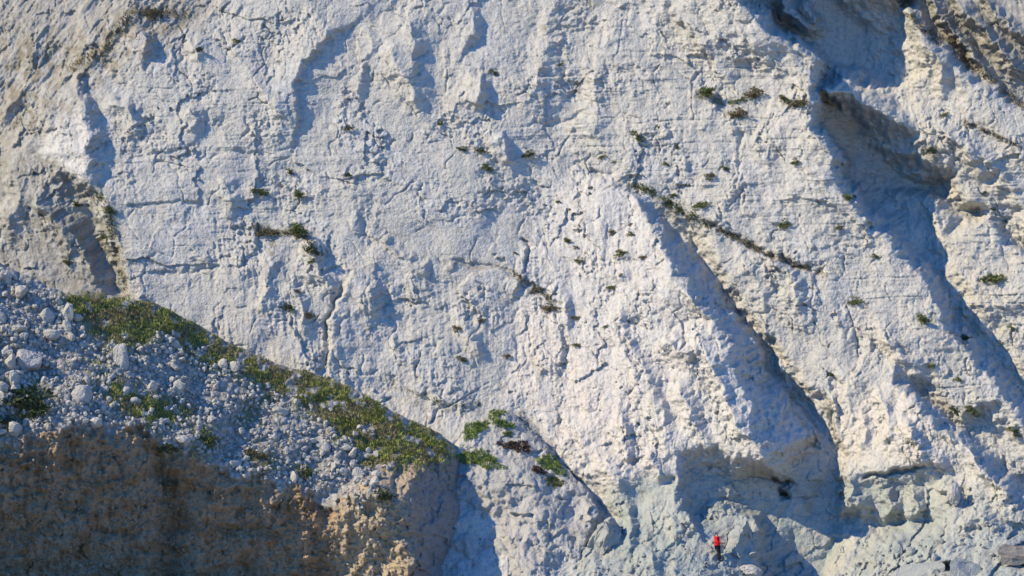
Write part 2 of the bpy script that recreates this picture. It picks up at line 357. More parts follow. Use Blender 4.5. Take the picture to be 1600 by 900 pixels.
def add_lines():
    A = np.zeros_like(R0)
    for pts, h, wl, wr in RIBS:
        if h == 0: continue
        us = [p[0] for p in pts]; vs = [p[1] for p in pts]; pad = 4*max(wl, wr)+10
        x0, x1 = [int(np.clip((q-CG.u0)/CG.st, 0, A.shape[1]-1)) for q in (min(us)-pad, max(us)+pad)]
        y0, y1 = [int(np.clip((q-CG.v0)/CG.st, 0, A.shape[0]-1)) for q in (min(vs)-pad, max(vs)+pad)]
        S = Coarse.__new__(Coarse); S.U = CG.U[y0:y1, x0:x1]; S.V = CG.V[y0:y1, x0:x1]
        p2 = pts if pts[-1][1] > pts[0][1] else pts
        d, sg, al = S.line(p2, 1)
        dv = pts[-1][1]-pts[0][1]; left = (sg > 0) if dv >= 0 else (sg < 0)     # walking down the page the left bank is on the viewer's left
        wd = np.where(left, wl, wr); prof = np.clip(1-d/wd/1.3, 0, 1)**1.15
        prof *= sstep(-.02, .22, al)*0.75+.25; prof *= 1-.6*sstep(.75, 1.02, al)
        A[y0:y1, x0:x1] += h*prof
    for pts, h, wd in CRACKS:
        us = [p[0] for p in pts]; vs = [p[1] for p in pts]; pad = 4*wd+10
        x0, x1 = [int(np.clip((q-CG.u0)/CG.st, 0, A.shape[1]-1)) for q in (min(us)-pad, max(us)+pad)]
        y0, y1 = [int(np.clip((q-CG.v0)/CG.st, 0, A.shape[0]-1)) for q in (min(vs)-pad, max(vs)+pad)]
        S = Coarse.__new__(Coarse); S.U = CG.U[y0:y1, x0:x1]; S.V = CG.V[y0:y1, x0:x1]
        d, sg, al = S.line(pts, 1); A[y0:y1, x0:x1] -= h*np.exp(-(d/wd)**2)*(sstep(-.02, .1, al)*(1-sstep(.9, 1.02, al)))
    return A
R1 = R0+add_lines()

# zones of the rock
Z = {}
Z['strata_left'] = CG.poly([(130,200),(520,40),(620,60),(600,330),(420,360),(200,460),(160,300)], 30)
Z['strata_right'] = CG.poly([(800,90),(1000,40),(1290,60),(1320,240),(1480,470),(1620,660),(1540,680),(1380,540),(1250,400),(1000,290),(800,230)], 20)
Z['strata_far'] = CG.poly([(1430,280),(1620,280),(1620,560),(1520,480)], 10)
Z['flute'] = CG.poly([(330,370),(840,440),(800,690),(300,640)], 30)
Z['spur'] = CG.poly([(885,255),(1000,295),(1060,430),(1180,600),(1200,720),(960,800),(860,720),(800,640),(795,500),(850,330)], 14)
Z['green'] = CG.poly([(960,760),(1060,735),(1210,740),(1310,745),(1460,735),(1520,780),(1650,800),(1650,1280),(900,1280),(900,800)], 16)
Z['apron'] = CG.poly([(1380,800),(1480,770),(1620,810),(1620,1000),(1300,1000),(1330,860)], 12)
Z['fan'] = CG.poly([(960,840),(1040,800),(1260,850),(1300,1000),(900,1000)], 12)
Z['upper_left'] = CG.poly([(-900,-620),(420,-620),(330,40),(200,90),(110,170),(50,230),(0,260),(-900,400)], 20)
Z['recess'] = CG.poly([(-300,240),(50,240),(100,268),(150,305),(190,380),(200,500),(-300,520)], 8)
Z['facet'] = CG.poly([(57,218),(75,188),(128,162),(134,240),(136,286),(100,262),(60,238)], 4)
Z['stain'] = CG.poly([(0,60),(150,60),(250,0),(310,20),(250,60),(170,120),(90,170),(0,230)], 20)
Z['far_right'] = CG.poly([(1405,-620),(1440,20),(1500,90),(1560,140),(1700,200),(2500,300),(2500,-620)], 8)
Z['gully'] = CG.poly([(1146,0),(1276,95),(1270,165),(1310,240),(1340,325),(1440,430),(1480,515),(1540,585),(1600,660),(1640,620),(1500,470),(1440,310),(1540,300),(1440,210),(1400,140),(1390,40),(1400,-200),(1100,-200)], 8)
Z['spur_lee'] = CG.poly([(1010,310),(1110,365),(1180,480),(1310,630),(1312,800),(1300,890),(1230,890),(1206,720),(1170,600),(1100,490),(1050,400)], 6)
Z['pink'] = CG.poly([(800,470),(900,520),(1000,620),(1010,720),(940,780),(840,680),(805,580)], 40)
Z['rib'] = CG.poly([(1320,600),(1400,595),(1470,680),(1470,730),(1330,740),(1312,700)], 10)

def field(u, v):
    """relief towards the viewer and albedo of the cliff at (u, v)"""
    X = (u-800)/24.0; Zz = (870-v)/24.0
    # broken outlines: warp the traced lines a little
    wu = 10*perlin(X/2.6, Zz/2.6, 1)+7*perlin(X/1.0, Zz/1.0, 2)+4.5*perlin(X/.42, Zz/.42, 3)+2*perlin(X/.2, Zz/.2, 8)
    wv = 9*perlin(X/2.6, Zz/2.6, 4)+6*perlin(X/1.0, Zz/1.0, 5)+4*perlin(X/.42, Zz/.42, 6)
    us, vs = u+.8*wu, v+.8*wv
    r = CG.samp(R1, us, vs)
    z = {k: CG.samp(A, us, vs) for k, A in Z.items()}
    Xs = X+.75*r; Zs = Zz+.45*r                             # follow the surface round the steep sides
    wx = Xs+.5*fbm(Xs/3.5, Zs/3.5, 2, 20); wz = Zs+.5*fbm(Xs/3.5, Zs/3.5, 2, 30)
    quiet = (1-.45*z['gully']-.25*z['spur_lee']-.6*z['facet']-.25*z['spur'])
    pat = sstep(-.25, .5, fbm(Xs/2.9+7, Zs/3.6, 3, 55)); quiet = quiet*(.25+.95*pat)
    r = r+.45*fbm(wx/5.5, wz/6.5, 3, 40)
    rough = sstep(-.5, .6, fbm(Xs/4.5, Zs/4.5, 2, 50))      # patches of smoother and rougher rock
    r = r+(.07+.16*rough)*quiet*(.55*fbm(wx/1.7, wz/2.4, 5, 60, .55)+.22*ridged(wx/3.2, wz/4.4, 4, 66))
    # runnels down the slope
    fl = .9*fbm((Xs+.14*Zs+.12*perlin(Xs/1.5, Zs/3, 69))/.62, Zs/6.5, 4, 70, .6)+.35*ridged((wx+.14*wz)/1.6, wz/9, 2, 75)
    r = r+(.03+.08*z['flute']+.035*z['spur']+.16*z['far_right']+.10*z['recess'])*fl*quiet
    fl2 = fbm((Xs-.75*Zs)/.8, (Zs+.6*Xs)/6.5, 4, 77, .6); r = r+.10*z['upper_left']*fl2+.14*z['upper_left']*facets((Xs-.75*Zs)/.9+.2*perlin(Xs/.4,Zs/.4,79), (Zs+.6*Xs)/1.8, 21)+.06*z['upper_left']*fbm((Xs-.75*Zs)/.28, (Zs+.6*Xs)/1.8, 3, 78)
    fl3 = fbm((Xs+.05*Zs)/.30, Zs/2.6, 3, 79, .6); r = r+.03*(z['flute']+.6*z['spur']+.3)*fl3
    # bedding
    zb = Zz-.035*X+.14*fbm(Xs/5, Zs/2, 2, 80); zb = zb+.75*perlin(zb*0+3.3, zb*.35, 81)+.35*perlin(zb*0+8.1, zb*.9, 82)
    def beds(q, s):
        i = np.floor(q); f = q-i; h = RZ[hsh(i.astype(np.int32), 7, s)]; h1 = RZ[hsh(i.astype(np.int32)+1, 7, s)]
        return h+(h1-h)*sstep(.72, 1.0, f)-.35*np.exp(-((f-.94)/.07)**2)
    bd = beds(zb/.85, 1)*.55+beds(zb/.33, 2)*.3
    brk = .35+.65*sstep(-.25, .35, fbm(Xs/2.2, Zs/1.2, 3, 90))
    r = r+(.08+.16*z['strata_left']+.27*z['strata_right']*(1-z['spur'])+.55*z['strata_far'])*bd*brk*(1-.7*z['gully'])
    # blocks and pits
    f1, f2, cid = worley(wx/1.15, wz/.95, 3)
    jt = RZ[cid]-.5; r = r+(.03+.05*rough+.05*z['spur'])*quiet*jt*sstep(0, .12, f2-f1)
    f1, f2, cid = worley(wx/.42, wz/.38, 4)
    r = r+(.01+.015*rough+.05*z['recess']+.05*z['apron']+.06*z['fan'])*(.6-f1)
    r = r+(.085+.14*rough+.06*z['spur']+.06*z['green']+.12*z['recess'])*quiet*facets(wx/1.5+.25*perlin(Xs/.6, Zs/.6, 201), wz/1.3+.25*perlin(Xs/.6, Zs/.6, 202), 5)
    r = r+.2*(1-.3*z['gully'])*facets(wx/4.2+.3*perlin(Xs/1.5, Zs/1.5, 211)+.1*perlin(Xs/.4, Zs/.4, 212), wz/5.0, 17)
    r = r+(.02+.08*rough+.02*z['green']+.05*z['spur'])*(.2+.8*quiet)*facets(wx/.5+.2*perlin(Xs/.25, Zs/.25, 203), wz/.45, 6)+(.018+.03*pat)*facets(Xs/.22, Zs/.22, 7)
    k1, k2, _ = worley((Xs+.5*perlin(Xs/1.2, Zs/1.2, 221))/2.4, (Zs+.5*perlin(Xs/1.2, Zs/1.2, 222))/3.3, 18); r = r-.22*np.exp(-((k2-k1)/.035)**2)*sstep(-.05, .3, fbm(Xs/1.9, Zs/1.9, 2, 223))*(.4+.6*quiet)
    r = r+(.02+.04*rough)*(RZ[cid]-.5)*sstep(0, .15, f2-f1)
    pit = np.clip(perlin(Xs/.38, Zs/.30, 95)-.30, 0, 1); r = r-.30*pit*(.3+rough)*quiet
    r = r+.035*fbm(Xs/.55, Zs/.5, 3, 97, .6)*(.4+.8*rough)*(.4+.6*quiet)+(.016+.02*pat)*fbm(Xs/.17, Zs/.17, 2, 99, .7)
    # ---- albedo
    n1 = fbm(Xs/4, Zs/4, 4, 110); n2 = fbm(Xs/.8, Zs/.8, 3, 120); n3 = fbm(Xs/1.4+5, Zs/7, 3, 130)
    c = np.empty(u.shape+(3,), np.float32); c[:] = (.55, .525, .46)
    def mix(m, col):
        m = np.clip(m, 0, 1)[..., None]; c[:] = c*(1-m)+np.array(col, np.float32)*m
    mix(.35*sstep(-.1, .7, n1), (.56, .57, .58)); mix(.35*sstep(.0, .8, n3), (.64, .59, .50))
    mix(.55*z['spur'], (.66, .63, .585)); mix(.6*z['pink']*(.6+.4*n2), (.68, .60, .52)); mix(.7*z['facet'], (.66, .63, .58)); mix(.5*z['rib'], (.68, .62, .53))
    mix(.9*z['green']*(.8+.5*n1), (.36, .40, .365))
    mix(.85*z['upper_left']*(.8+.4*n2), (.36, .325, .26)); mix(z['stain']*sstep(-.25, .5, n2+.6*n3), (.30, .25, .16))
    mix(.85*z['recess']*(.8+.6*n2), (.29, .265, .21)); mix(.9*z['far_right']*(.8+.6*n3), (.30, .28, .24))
    mix(.45*sstep(.2, .9, n2*.7+n1*.5), (.42, .38, .31)); mix(.5*sstep(.35, .8, fbm(Xs/.5, Zs/2.2, 3, 160)), (.36, .35, .32)); mix(.35*np.exp(-((np.mod(zb/1.9, 1)-.5)/.02)**2)*brk*(.3+z['strata_right']+z['strata_left']+z['strata_far']), (.24, .23, .22)); mix(.5*sstep(.55, .8, perlin(Xs/.33, Zs/.28, 165)), (.28, .26, .22))
    for A, ww, k, cc in VEG_SHADE: mix(k*CG.samp(A, us, vs)*sstep(-.35, .25, fbm(X/.45, Zz/.35, 3, 140)), cc)
    mix(.35*sstep(.1, .7, fbm(Xs/.6, Zs/.45, 3, 170)), (.57, .52, .42)); mix(.6*sstep(.30, .75, fbm(Xs/.28, Zs/.24, 2, 175)), (.33, .32, .29))
    c *= (1+.09*fbm(Xs/.3, Zs/.3, 2, 150))[..., None]
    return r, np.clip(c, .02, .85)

VEG_SHADE_L = [([(985,287),(1020,300),(1050,322),(1110,352)], 7, .9, (.13,.12,.06)), ([(1110,352),(1190,392),(1290,430)], 6, .95, (.17,.14,.08)),
 ([(1400,-10),(1440,40),(1480,70),(1530,110),(1600,165)], 10, .75, (.16,.13,.08)), ([(1450,5),(1500,60),(1560,90)], 14, .5, (.17,.14,.09)), ([(1505,190),(1540,205),(1600,232)], 6, .7, (.19,.14,.09)),
 ([(150,290),(170,330),(180,380),(195,455)], 10, .7, (.13,.12,.06)), ([(55,240),(100,268),(140,300)], 8, .6, (.20,.18,.12)),
 ([(100,110),(160,80),(205,20),(300,22)], 12, .75, (.22,.18,.10)), ([(395,355),(430,365),(475,365),(492,395)], 7, .8, (.17,.15,.08)),
 ([(425,370),(428,400)], 5, .7, (.2,.17,.11)), ([(800,425),(840,450),(870,485)], 7, .7, (.18,.17,.10)), ([(1330,465),(1360,485)], 5, .9, (.13,.13,.07)),
 ([(1090,148),(1140,162),(1180,152)], 6, .8, (.17,.16,.09)), ([(1135,180),(1170,188)], 5, .7, (.2,.19,.12)), ([(1220,160),(1262,158)], 5, .7, (.18,.17,.1)),
 ([(585,375),(640,400),(720,410),(790,425)], 5, .35, (.26,.24,.17)), ([(700,415),(800,425)], 4, .4, (.2,.17,.1)), ([(1480,520),(1508,535)], 6, .7, (.15,.12,.07)),
 ([(1540,440),(1575,445)], 6, .6, (.2,.19,.11)), ([(640,610),(700,635),(755,632)], 5, .5, (.16,.16,.08)), ([(600,590),(680,650)], 7, .5, (.2,.18,.12)),
 ([(1205,752),(1236,756),(1222,775)], 6, .8, (.12,.12,.09)), ([(810,640),(850,690),(885,730)], 7, .6, (.12,.11,.07)), ([(1280,610),(1302,650),(1310,700)], 4, .5, (.2,.16,.11)),  # the cavity entry is shade painted into the rock colour
 ([(1430,600),(1480,640),(1520,680)], 4, .5, (.2,.17,.11)), ([(850,60),(862,25)], 6, .5, (.24,.22,.14)), ([(870,8),(960,5)], 5, .5, (.24,.22,.14)), ([(815,440),(803,480)], 4, .6, (.26,.2,.12)), ([(1040,0),(1080,55),(1115,100)], 4, .4, (.28,.25,.17)),
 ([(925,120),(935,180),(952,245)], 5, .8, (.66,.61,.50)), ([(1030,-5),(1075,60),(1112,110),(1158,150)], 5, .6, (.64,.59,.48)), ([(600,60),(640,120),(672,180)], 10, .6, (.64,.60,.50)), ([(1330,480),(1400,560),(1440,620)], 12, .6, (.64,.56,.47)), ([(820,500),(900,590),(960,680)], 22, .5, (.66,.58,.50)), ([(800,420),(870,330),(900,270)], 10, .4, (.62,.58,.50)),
 ([(130,235),(150,300),(180,370),(200,440)], 6, .5, (.62,.55,.42)), ([(560,600),(600,500),(620,440)], 12, .3, (.62,.60,.57)), ([(0,60),(60,20),(120,-30)], 14, .4, (.26,.23,.18)), ([(30,140),(10,180)], 8, .5, (.26,.23,.18)), ([(1420,40),(1470,100),(1520,150)], 8, .4, (.22,.20,.16)), ([(1480,0),(1540,70),(1600,130)], 9, .5, (.20,.18,.14)), ([(1540,0),(1600,60)], 8, .5, (.20,.18,.14))]  # recess edge painted pale as sunlit; far-right dark streaks are painted shadow
VEG_SHADE = []
for pts, ww, k, cc in VEG_SHADE_L:
    d, sg, al = CG.line(pts, ww); VEG_SHADE.append((np.exp(-(d/ww)**2).astype(np.float32)*(1-sstep(.9, 1.05, al)), ww, k, cc))

SLOPE = .55
def base_t(v): return 112+SLOPE*(870-v)/24.0
fu = axis(-860, 2440, -50, 1650, 1.3); fv = axis(-560, 1240, -40, 935, 1.3)
U, V = np.meshgrid(fu, fv)
Rr = np.empty(U.shape, np.float32); Cc = np.empty(U.shape+(3,), np.float32)
for k in range(0, len(fv), 128): Rr[k:k+128], Cc[k:k+128] = field(U[k:k+128], V[k:k+128])
T = base_t(V)-Rr
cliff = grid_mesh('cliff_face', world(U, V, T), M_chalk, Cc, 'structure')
def cliff_t(u, v):
    i = np.interp(u, fu, np.arange(len(fu))); j = np.interp(v, fv, np.arange(len(fv))); i0 = np.minimum(i.astype(int), len(fu)-2); j0 = np.minimum(j.astype(int), len(fv)-2); a = i-i0; b = j-j0
    return (T[j0, i0]*(1-a)+T[j0, i0+1]*a)*(1-b)+(T[j0+1, i0]*(1-a)+T[j0+1, i0+1]*a)*b
# the down behind the cliff top
ytop = world(fu, np.full(len(fu), fv[0]), T[0])
rows = [ytop+np.array([0, d, .25*d-.0006*d*d]) for d in (0, 3, 8, 20, 50, 120, 200)]
down = grid_mesh('hill_top', np.stack(rows[::-1]), mat_plain('down_turf', (.09, .10, .04), .9, .4, .2), None, 'structure')
# beach in front and all round, one sheet to the horizon
bx = np.concatenate([[-3000, -1000, -300], np.linspace(-120, 120, 200), [300, 1000, 3000]]); by = np.concatenate([[-3000, -800, -200], np.linspace(-20, 150, 150), [400, 1200, 3000]])
BX, BY = np.meshgrid(bx, by[::-1]); BZ = -.4+.5*fbm(BX/9, BY/9, 4, 200)
beach = grid_mesh('beach', np.stack([BX, BY, BZ], -1), mat_rock('shingle', .5, 3, .3, False, (.42, .40, .35)), None, 'structure')

# ------------------------------------------------------------------ near ridges: a sheet that wraps over its skyline
def sheet(name, sil, region, lines, pts, noise, st, mat, bbox, back=2.2):
    G = Coarse(bbox[0], bbox[1], bbox[2], bbox[3], st)
    Tn = blur(G.tin(lines, pts), 6/st, 2)
    U, V = G.U, G.V; xs, zs = U/33., -V/33.
    jag = 3.5*perlin(xs/.5, zs/.5, 301)+5*perlin(xs/1.6, zs/1.6, 302)+2*perlin(xs/.2, zs/.2, 303)
    best = np.full(U.shape, 1e9); QX = U.copy(); QY = V.copy()
    for k in range(len(sil)-1):
        (x0, y0), (x1, y1) = sil[k], sil[k+1]; dx, dy = x1-x0, y1-y0
        t = np.clip(((U-x0)*dx+(V-y0)*dy)/(dx*dx+dy*dy), 0, 1); qx, qy = x0+t*dx, y0+t*dy; d = np.hypot(U-qx, V-qy)
        m = d < best; best[m] = d[m]; QX[m] = qx[m]; QY[m] = qy[m]
    n = len(region); ins = np.zeros(U.shape, bool)
    for k in range(n):
        (x0, y0), (x1, y1) = region[k], region[(k+1) % n]
        if y0 != y1: ins ^= ((y0 > V) != (y1 > V)) & (U < (x1-x0)*(V-y0)/(y1-y0)+x0)
    d = np.where(ins, -best, best)
    out = np.clip(d, 0, None); PU = np.where(out > 0, QX+(QX-U)*.12, U); PV = np.where(out > 0, QY+(QY-V)*.12+.0*out, V)
    t = G.samp(Tn, PU, PV); rr, cc = noise(PU, PV, t); 
    # rounded shoulder near the skyline, then away behind
    t = t-rr+.7*np.exp(-np.clip(-d, 0, None)/8.)*(d <= 0)+.7*(d > 0)+out/33.*back
    Wd = world(PU, PV-.0*jag, t)
    jj = (jag/33.)*np.exp(-np.abs(d)/25.); Wd[..., 2] += jj; Wd[..., 0] += jj*.4
    o = grid_mesh(name, Wd, mat, cc, 'structure')
    return o, G, np.where(d <= 0, t, 1e3), cc

FSIL = [(-420,250),(-200,330),(0,408),(30,425),(60,440),(105,458),(130,455),(190,464),(250,476),(300,502),(350,532),(420,562),(500,588),(540,602),(590,626),(640,656),(690,680),(716,705),(733,745),(736,790),(727,830),(720,880),(722,960),(730,1100)]
FREG = FSIL+[(730,1400),(-900,1400),(-900,250)]
def fw(u): return float(np.interp(u, [-400, 0, 250, 700], [90, 97.6, 102.2, 108]))
def fvw(u): return float(np.interp(u, [-400,0,60,115,165,215,245,260,300,340,375,410,480,520,560,600], [560,690,672,662,685,662,680,712,700,728,758,745,765,790,770,745]))
LF = [[(u, fvw(u), fw(u)+.3) for u in (-400,-200,0,30,60,90,115,140,165,190,215,245,260,280,300,320,340,375,410,450,480,510)],
      [(u, fvw(u)+14, fw(u)+.0+.1) for u in (-400,-200,0,30,60,90,115,140,165,190,215,245,260,280,300,320,340,375,410,450,480,510)],
      [(-420,250,fw(-400)+11),(0,408,fw(0)+9.5),(105,458,fw(105)+8),(190,464,fw(190)+8.3),(250,476,fw(250)+8.4),(350,532,fw(350)+8.4),(420,562,fw(420)+7.8),(500,588,fw(500)+7.0),(590,626,fw(590)+6),(640,656,fw(640)+5.2),(690,680,fw(690)+5)],
      [(535,800,104.6),(560,770,103.6),(600,765,103.8),(625,790,104.2),(645,840,104.2),(655,960,103.6)],
      [(535,960,105.4),(520,880,105.3),(505,830,104.9)],
      [(560,745,107),(610,735,108),(660,722,109.6),(700,712,111.5)],
      [(733,745,113),(736,790,112),(727,830,111),(720,880,110.2),(722,960,109)],
      [(245,730,fw(250)+1.5),(265,760,fw(265)+1.2),(268,820,fw(265)+1.1),(270,880,fw(265)+.9),(272,960,fw(265)+.7)],
      [(232,730,fw(230)),(236,800,fw(230)-.1),(238,880,fw(230)-.2),(240,960,fw(230)-.2)],
      [(300,740,fw(300)+.1),(302,800,fw(300)),(304,880,fw(300)-.1),(304,960,fw(300)-.2)]]
PF = [(-900,250,90),(-900,1400,84),(-400,960,fw(-400)-.8),(0,960,fw(0)-.6),(120,960,fw(120)-.6),(120,800,fw(120)-.1),(400,960,fw(400)-.6),(400,850,fw(400)-.3),(1000,200,120),(-300,200,110),(1000,1400,106),(0,1200,94),(500,1200,100)]
FZ = {}
def fnoise(u, v, t):
    x = (u-400)/26.; z = -v/26.
    vw = np.interp(u, np.arange(-420, 620, 5), [fvw(q) for q in np.arange(-420, 620, 5)]); vw = np.where(u > 560, np.interp(u, [560, 600, 640, 700, 735], [752, 738, 732, 716, 725]), vw)
    vw = vw+16*perlin(x/1.3, z*0+.5, 409)+16*perlin(x/.5, z/.9, 410)+8*perlin(x/.2, z/.3, 411)
    wall = sstep(-6, 10, v-vw)
    x = x+.3*wall*0
    f1, f2, cid = worley(x/.42+.2*perlin(x, z, 1), z/.34+.2*perlin(x, z, 2), 11); g1, g2, gid = worley(x/1.1, z/.8, 12)
    rub = .22*(.55-f1)+.16*(RZ[cid]-.5)+.30*(RZ[gid]-.5)*sstep(0, .2, g2-g1)+.25*(.6-g1)
    wl = 1.0*(.45*fbm(x/1.8, z/2.2, 4, 420)+.22*facets(x/.9+.3*perlin(x/.4, z/.4, 431), z/1.1, 8)+.14*facets(x/.35, z/.35, 9)+.09*facets(x/.16, z/.14, 10)+.09*sstep(-.1,.3,fbm(x/2.2,z/.6+.5*perlin(x/1.2,z/1.2,437),3,436))+.10*np.clip(facets(x/.5+.2*perlin(x/.2,z/.2,438), z/.42, 12),-.5,.5)+.10*(.5-f1)+.12*fbm(x/.4, z/1.5, 3, 430))
    gr = GG(u, v)
    r = rub*(1-wall)*(1-.75*gr)+wl*wall+.35*fbm(x/3, z/3, 2, 440)*(1-wall)+.05*fbm(x/.3, z/.3, 2, 445)
    n1 = fbm(x/1.6, z/1.3, 4, 450); n2 = fbm(x/.4, z/.35, 3, 460)
    c = np.empty(u.shape+(3,), np.float32); c[:] = (.50, .485, .45)
    def mix(m, col): m = np.clip(m, 0, 1)[..., None]; c[:] = c*(1-m)+np.array(col, np.float32)*m
    mix(.4*(RZ[cid]-.2), (.44, .42, .38)); mix(.7*sstep(.2, .45, f1)*(1-wall), (.30, .27, .21))
    mix(wall*.95, (.44, .30, .175)); mix(wall*sstep(-.1, .6, n1), (.34, .19, .08)); mix(wall*.5*sstep(.0, .6, n1*.5-n2), (.36, .30, .22)); mix(wall*.6*sstep(.1, .6, fbm(x/3, z/1.2, 3, 470)), (.34, .22, .12))
    mix(wall*sstep(505, 545, u)*(1-sstep(620, 665, u)), (.50, .40, .27)); mix(wall*.85*sstep(610, 680, u), (.32, .30, .28))  # bank colour painted tan on the sunlit bulge, grey on the shaded face
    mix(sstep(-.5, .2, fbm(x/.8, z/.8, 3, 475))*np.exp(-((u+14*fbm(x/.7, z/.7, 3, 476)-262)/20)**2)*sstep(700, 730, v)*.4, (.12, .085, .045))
    mix(np.clip(gr*1.3, 0, 1)*(1-wall), (.17, .15, .07))
    mix(.5*gr*sstep(0, .5, n2), (.19, .14, .08))
    return r, c*(1+.1*n2)[..., None]
GP = [[(105,458),(190,464),(250,476),(300,502),(350,532),(420,562),(500,588),(590,626),(640,656),(700,684),(700,725),(640,728),(570,735),(555,700),(500,650),(430,610),(350,572),(300,560),(275,535),(240,515),(225,545),(200,540),(165,535),(140,505),(90,480)],
      [(135,545),(180,600),(240,625),(310,640),(300,655),(230,665),(170,625)], [(15,610),(45,605),(72,625),(62,655),(25,662)], [(300,680),(325,676),(345,700),(320,715)],[(400,700),(430,715),(425,735),(400,730)],[(460,735),(486,735),(484,752),(462,748)],[(-60,640),(5,645),(5,680),(-60,680)],[(380,590),(420,600),(430,630),(400,625)],[(370,640),(400,640),(400,660),(375,655)]]
GM = Coarse(-460, 960, 200, 1140, 2)
GA = np.zeros(GM.U.shape, np.float32)
for p in GP: GA = np.maximum(GA, GM.poly(p, 12))
GA *= sstep(-.40, .05, fbm(GM.U/26, GM.V/20, 4, 480, .65)+.30*GM.poly([(105,458),(300,490),(250,520),(180,520)], 10)+.1)
def GG(u, v): return GM.samp(GA, u, v)
ridge, FG, FT, _ = sheet('landslip_mound', FSIL, FREG, LF, PF, fnoise, 1.5, M_near, (-460, 860, 210, 1120))

MSIL = [(560,760),(640,706),(690,692),(720,678),(745,655),(775,644),(797,641),(815,654),(850,690),(890,737),(922,772),(937,798),(926,835),(908,862),(912,900),(930,960),(950,1100)]
MREG = MSIL+[(950,1400),(500,1400),(500,760)]
def gt(v, b): return base_t(v)-b
LM = [[(u, v, gt(v, b)) for u, v, b in [(640,706,.8),(690,692,1),(745,655,1.0),(797,641,1.2),(815,654,1.3),(850,690,1.4),(890,737,2.0),(922,772,2.9),(937,798,3.6),(926,835,4.2),(912,900,5.4),(950,1100,6)]],
      [(u, v, gt(v, b)) for u, v, b in [(700,720,2),(760,700,2),(820,715,2),(870,750,2.2),(905,800,2.8)]],
      [(u, v, gt(v, b)) for u, v, b in [(725,745,2.6),(790,735,3.4),(840,760,3.3),(880,830,3.9),(890,900,4.6)]],
      [(u, v, gt(v, b)) for u, v, b in [(735,800,2.8),(760,820,3.0),(765,900,4.4),(770,1000,5)]],
      [(u, v, gt(v, b)) for u, v, b in [(790,800,3.6),(820,850,4.4),(835,900,5.4),(860,1000,6)]]]
PM = [(300,300,124),(300,1400,106),(1200,300,124),(1300,1400,106),(640,800,111),(640,1100,109),(800,1100,107)]
def mnoise(u, v, t):
    x = (u-400)/25.; z = -v/25.
    f1, f2, cid = worley(x/.55+.3*perlin(x, z, 1), z/.5, 13); g1, g2, gid = worley(x/1.5+.3*perlin(x/.8, z/.8, 5), z/1.3, 14)
    top = 1-sstep(720, 765, v-.15*(u-750))
    r = .45*fbm(x/2.6, z/2.2, 4, 500)+(.30-.15*top)*facets(x/1.6+.3*perlin(x/.6, z/.6, 7), z/1.5, 15)+.12*facets(x/.5, z/.5, 16)+.28*(RZ[gid]-.5)*sstep(0, .3, g2-g1)*(1-.6*top)+.10*(.5-f1)+.06*fbm(x/.35, z/.35, 3, 510)+.10*ridged(x/1.2, z/2, 3, 520)
    r = r-.35*np.clip(perlin(x/.9, z/.9, 533)-.2, 0, 1)*(1-top)
    n1 = fbm(x/1.6, z/1.3, 4, 530); n2 = fbm(x/.3, z/.3, 3, 540)
    c = np.empty(u.shape+(3,), np.float32); c[:] = (.47, .45, .405)
    def mix(m, col): m = np.clip(m, 0, 1)[..., None]; c[:] = c*(1-m)+np.array(col, np.float32)*m
    mix(.5*sstep(-.2, .5, n1), (.54, .52, .48)); mix(.5*sstep(.1, .6, n2), (.36, .34, .30)); mix((1-sstep(690, 770, u-.4*(v-760)))*.3, (.50, .47, .43))
    mix(.9*np.exp(-((u-716)/30)**2-((v-690)/22)**2)*sstep(-.4, .2, n2), (.20, .17, .10))
    return r, c
mound2, MG, MT, _ = sheet('rock_shoulder', MSIL, MREG, LM, PM, mnoise, 1.5, M_near, (480, 1060, 520, 1120), 2)
def near_t(u, v):                                          # first surface met at (u, v)
    a = FG.samp(FT, np.clip(u, -459, 858), np.clip(v, 211, 1118)); a = np.where((u < -450) | (u > 850) | (v < 215), 1e3, a)
    b = MG.samp(MT, np.clip(u, 481, 1058), np.clip(v, 521, 1118)); b = np.where((u < 485) | (u > 1050) | (v < 525), 1e3, b)
    a = np.where(a > 120, 1e3, a); b = np.where(b > 121, 1e3, b)
    return np.minimum(np.minimum(a, b), cliff_t(np.asarray(u, float), np.asarray(v, float)))

# ------------------------------------------------------------------ loose things
def tag(o, label=None, cat=None, group=None, kind=None):
    if label: o['label'] = label
    if cat: o['category'] = cat
    if group: o['group'] = group
    if kind: o['kind'] = kind
    return o
def surf(u, v):
    return Vector(world(u, v, float(near_t(np.float64(u), np.float64(v)))))
def normal_at(u, v, e=7):
    a = surf(u-e, v); b = surf(u+e, v); c = surf(u, v-e); d = surf(u, v+e); n = (b-a).cross(c-d)
    n.normalize(); return n if n.y < 0 else -n

# rocks: a ball cut by random planes
import bmesh
def ico(sub):
    bm = bmesh.new(); bmesh.ops.create_icosphere(bm, subdivisions=sub, radius=1); V = np.array([v.co for v in bm.verts]); F = np.array([[v.index for v in f.verts] for f in bm.faces]); bm.free(); return V, F
IV1, IF1 = ico(1); IV2, IF2 = ico(2); IV3, IF3 = ico(4)
def rock_shape(IV, R, cuts=9, sq=(1, 1, 1), wob=.05):
    n = R.normal(size=(cuts, 3)); n /= np.linalg.norm(n, axis=1)[:, None]; d = R.uniform(.38, .8, cuts)
    dots = IV@n.T; lim = np.where(dots > 1e-3, d/np.maximum(dots, 1e-3), 9).min(1); rr = np.minimum(1, lim)
    V = IV*rr[:, None]; V = V+wob*np.sin(IV[:, [1, 2, 0]]*7+R.uniform(0, 6, 3))*.5+wob*.6*np.sin(IV[:, [2, 0, 1]]*17+R.uniform(0, 6, 3))*.5
    return V*np.array(sq)
RK = np.random.default_rng(5)
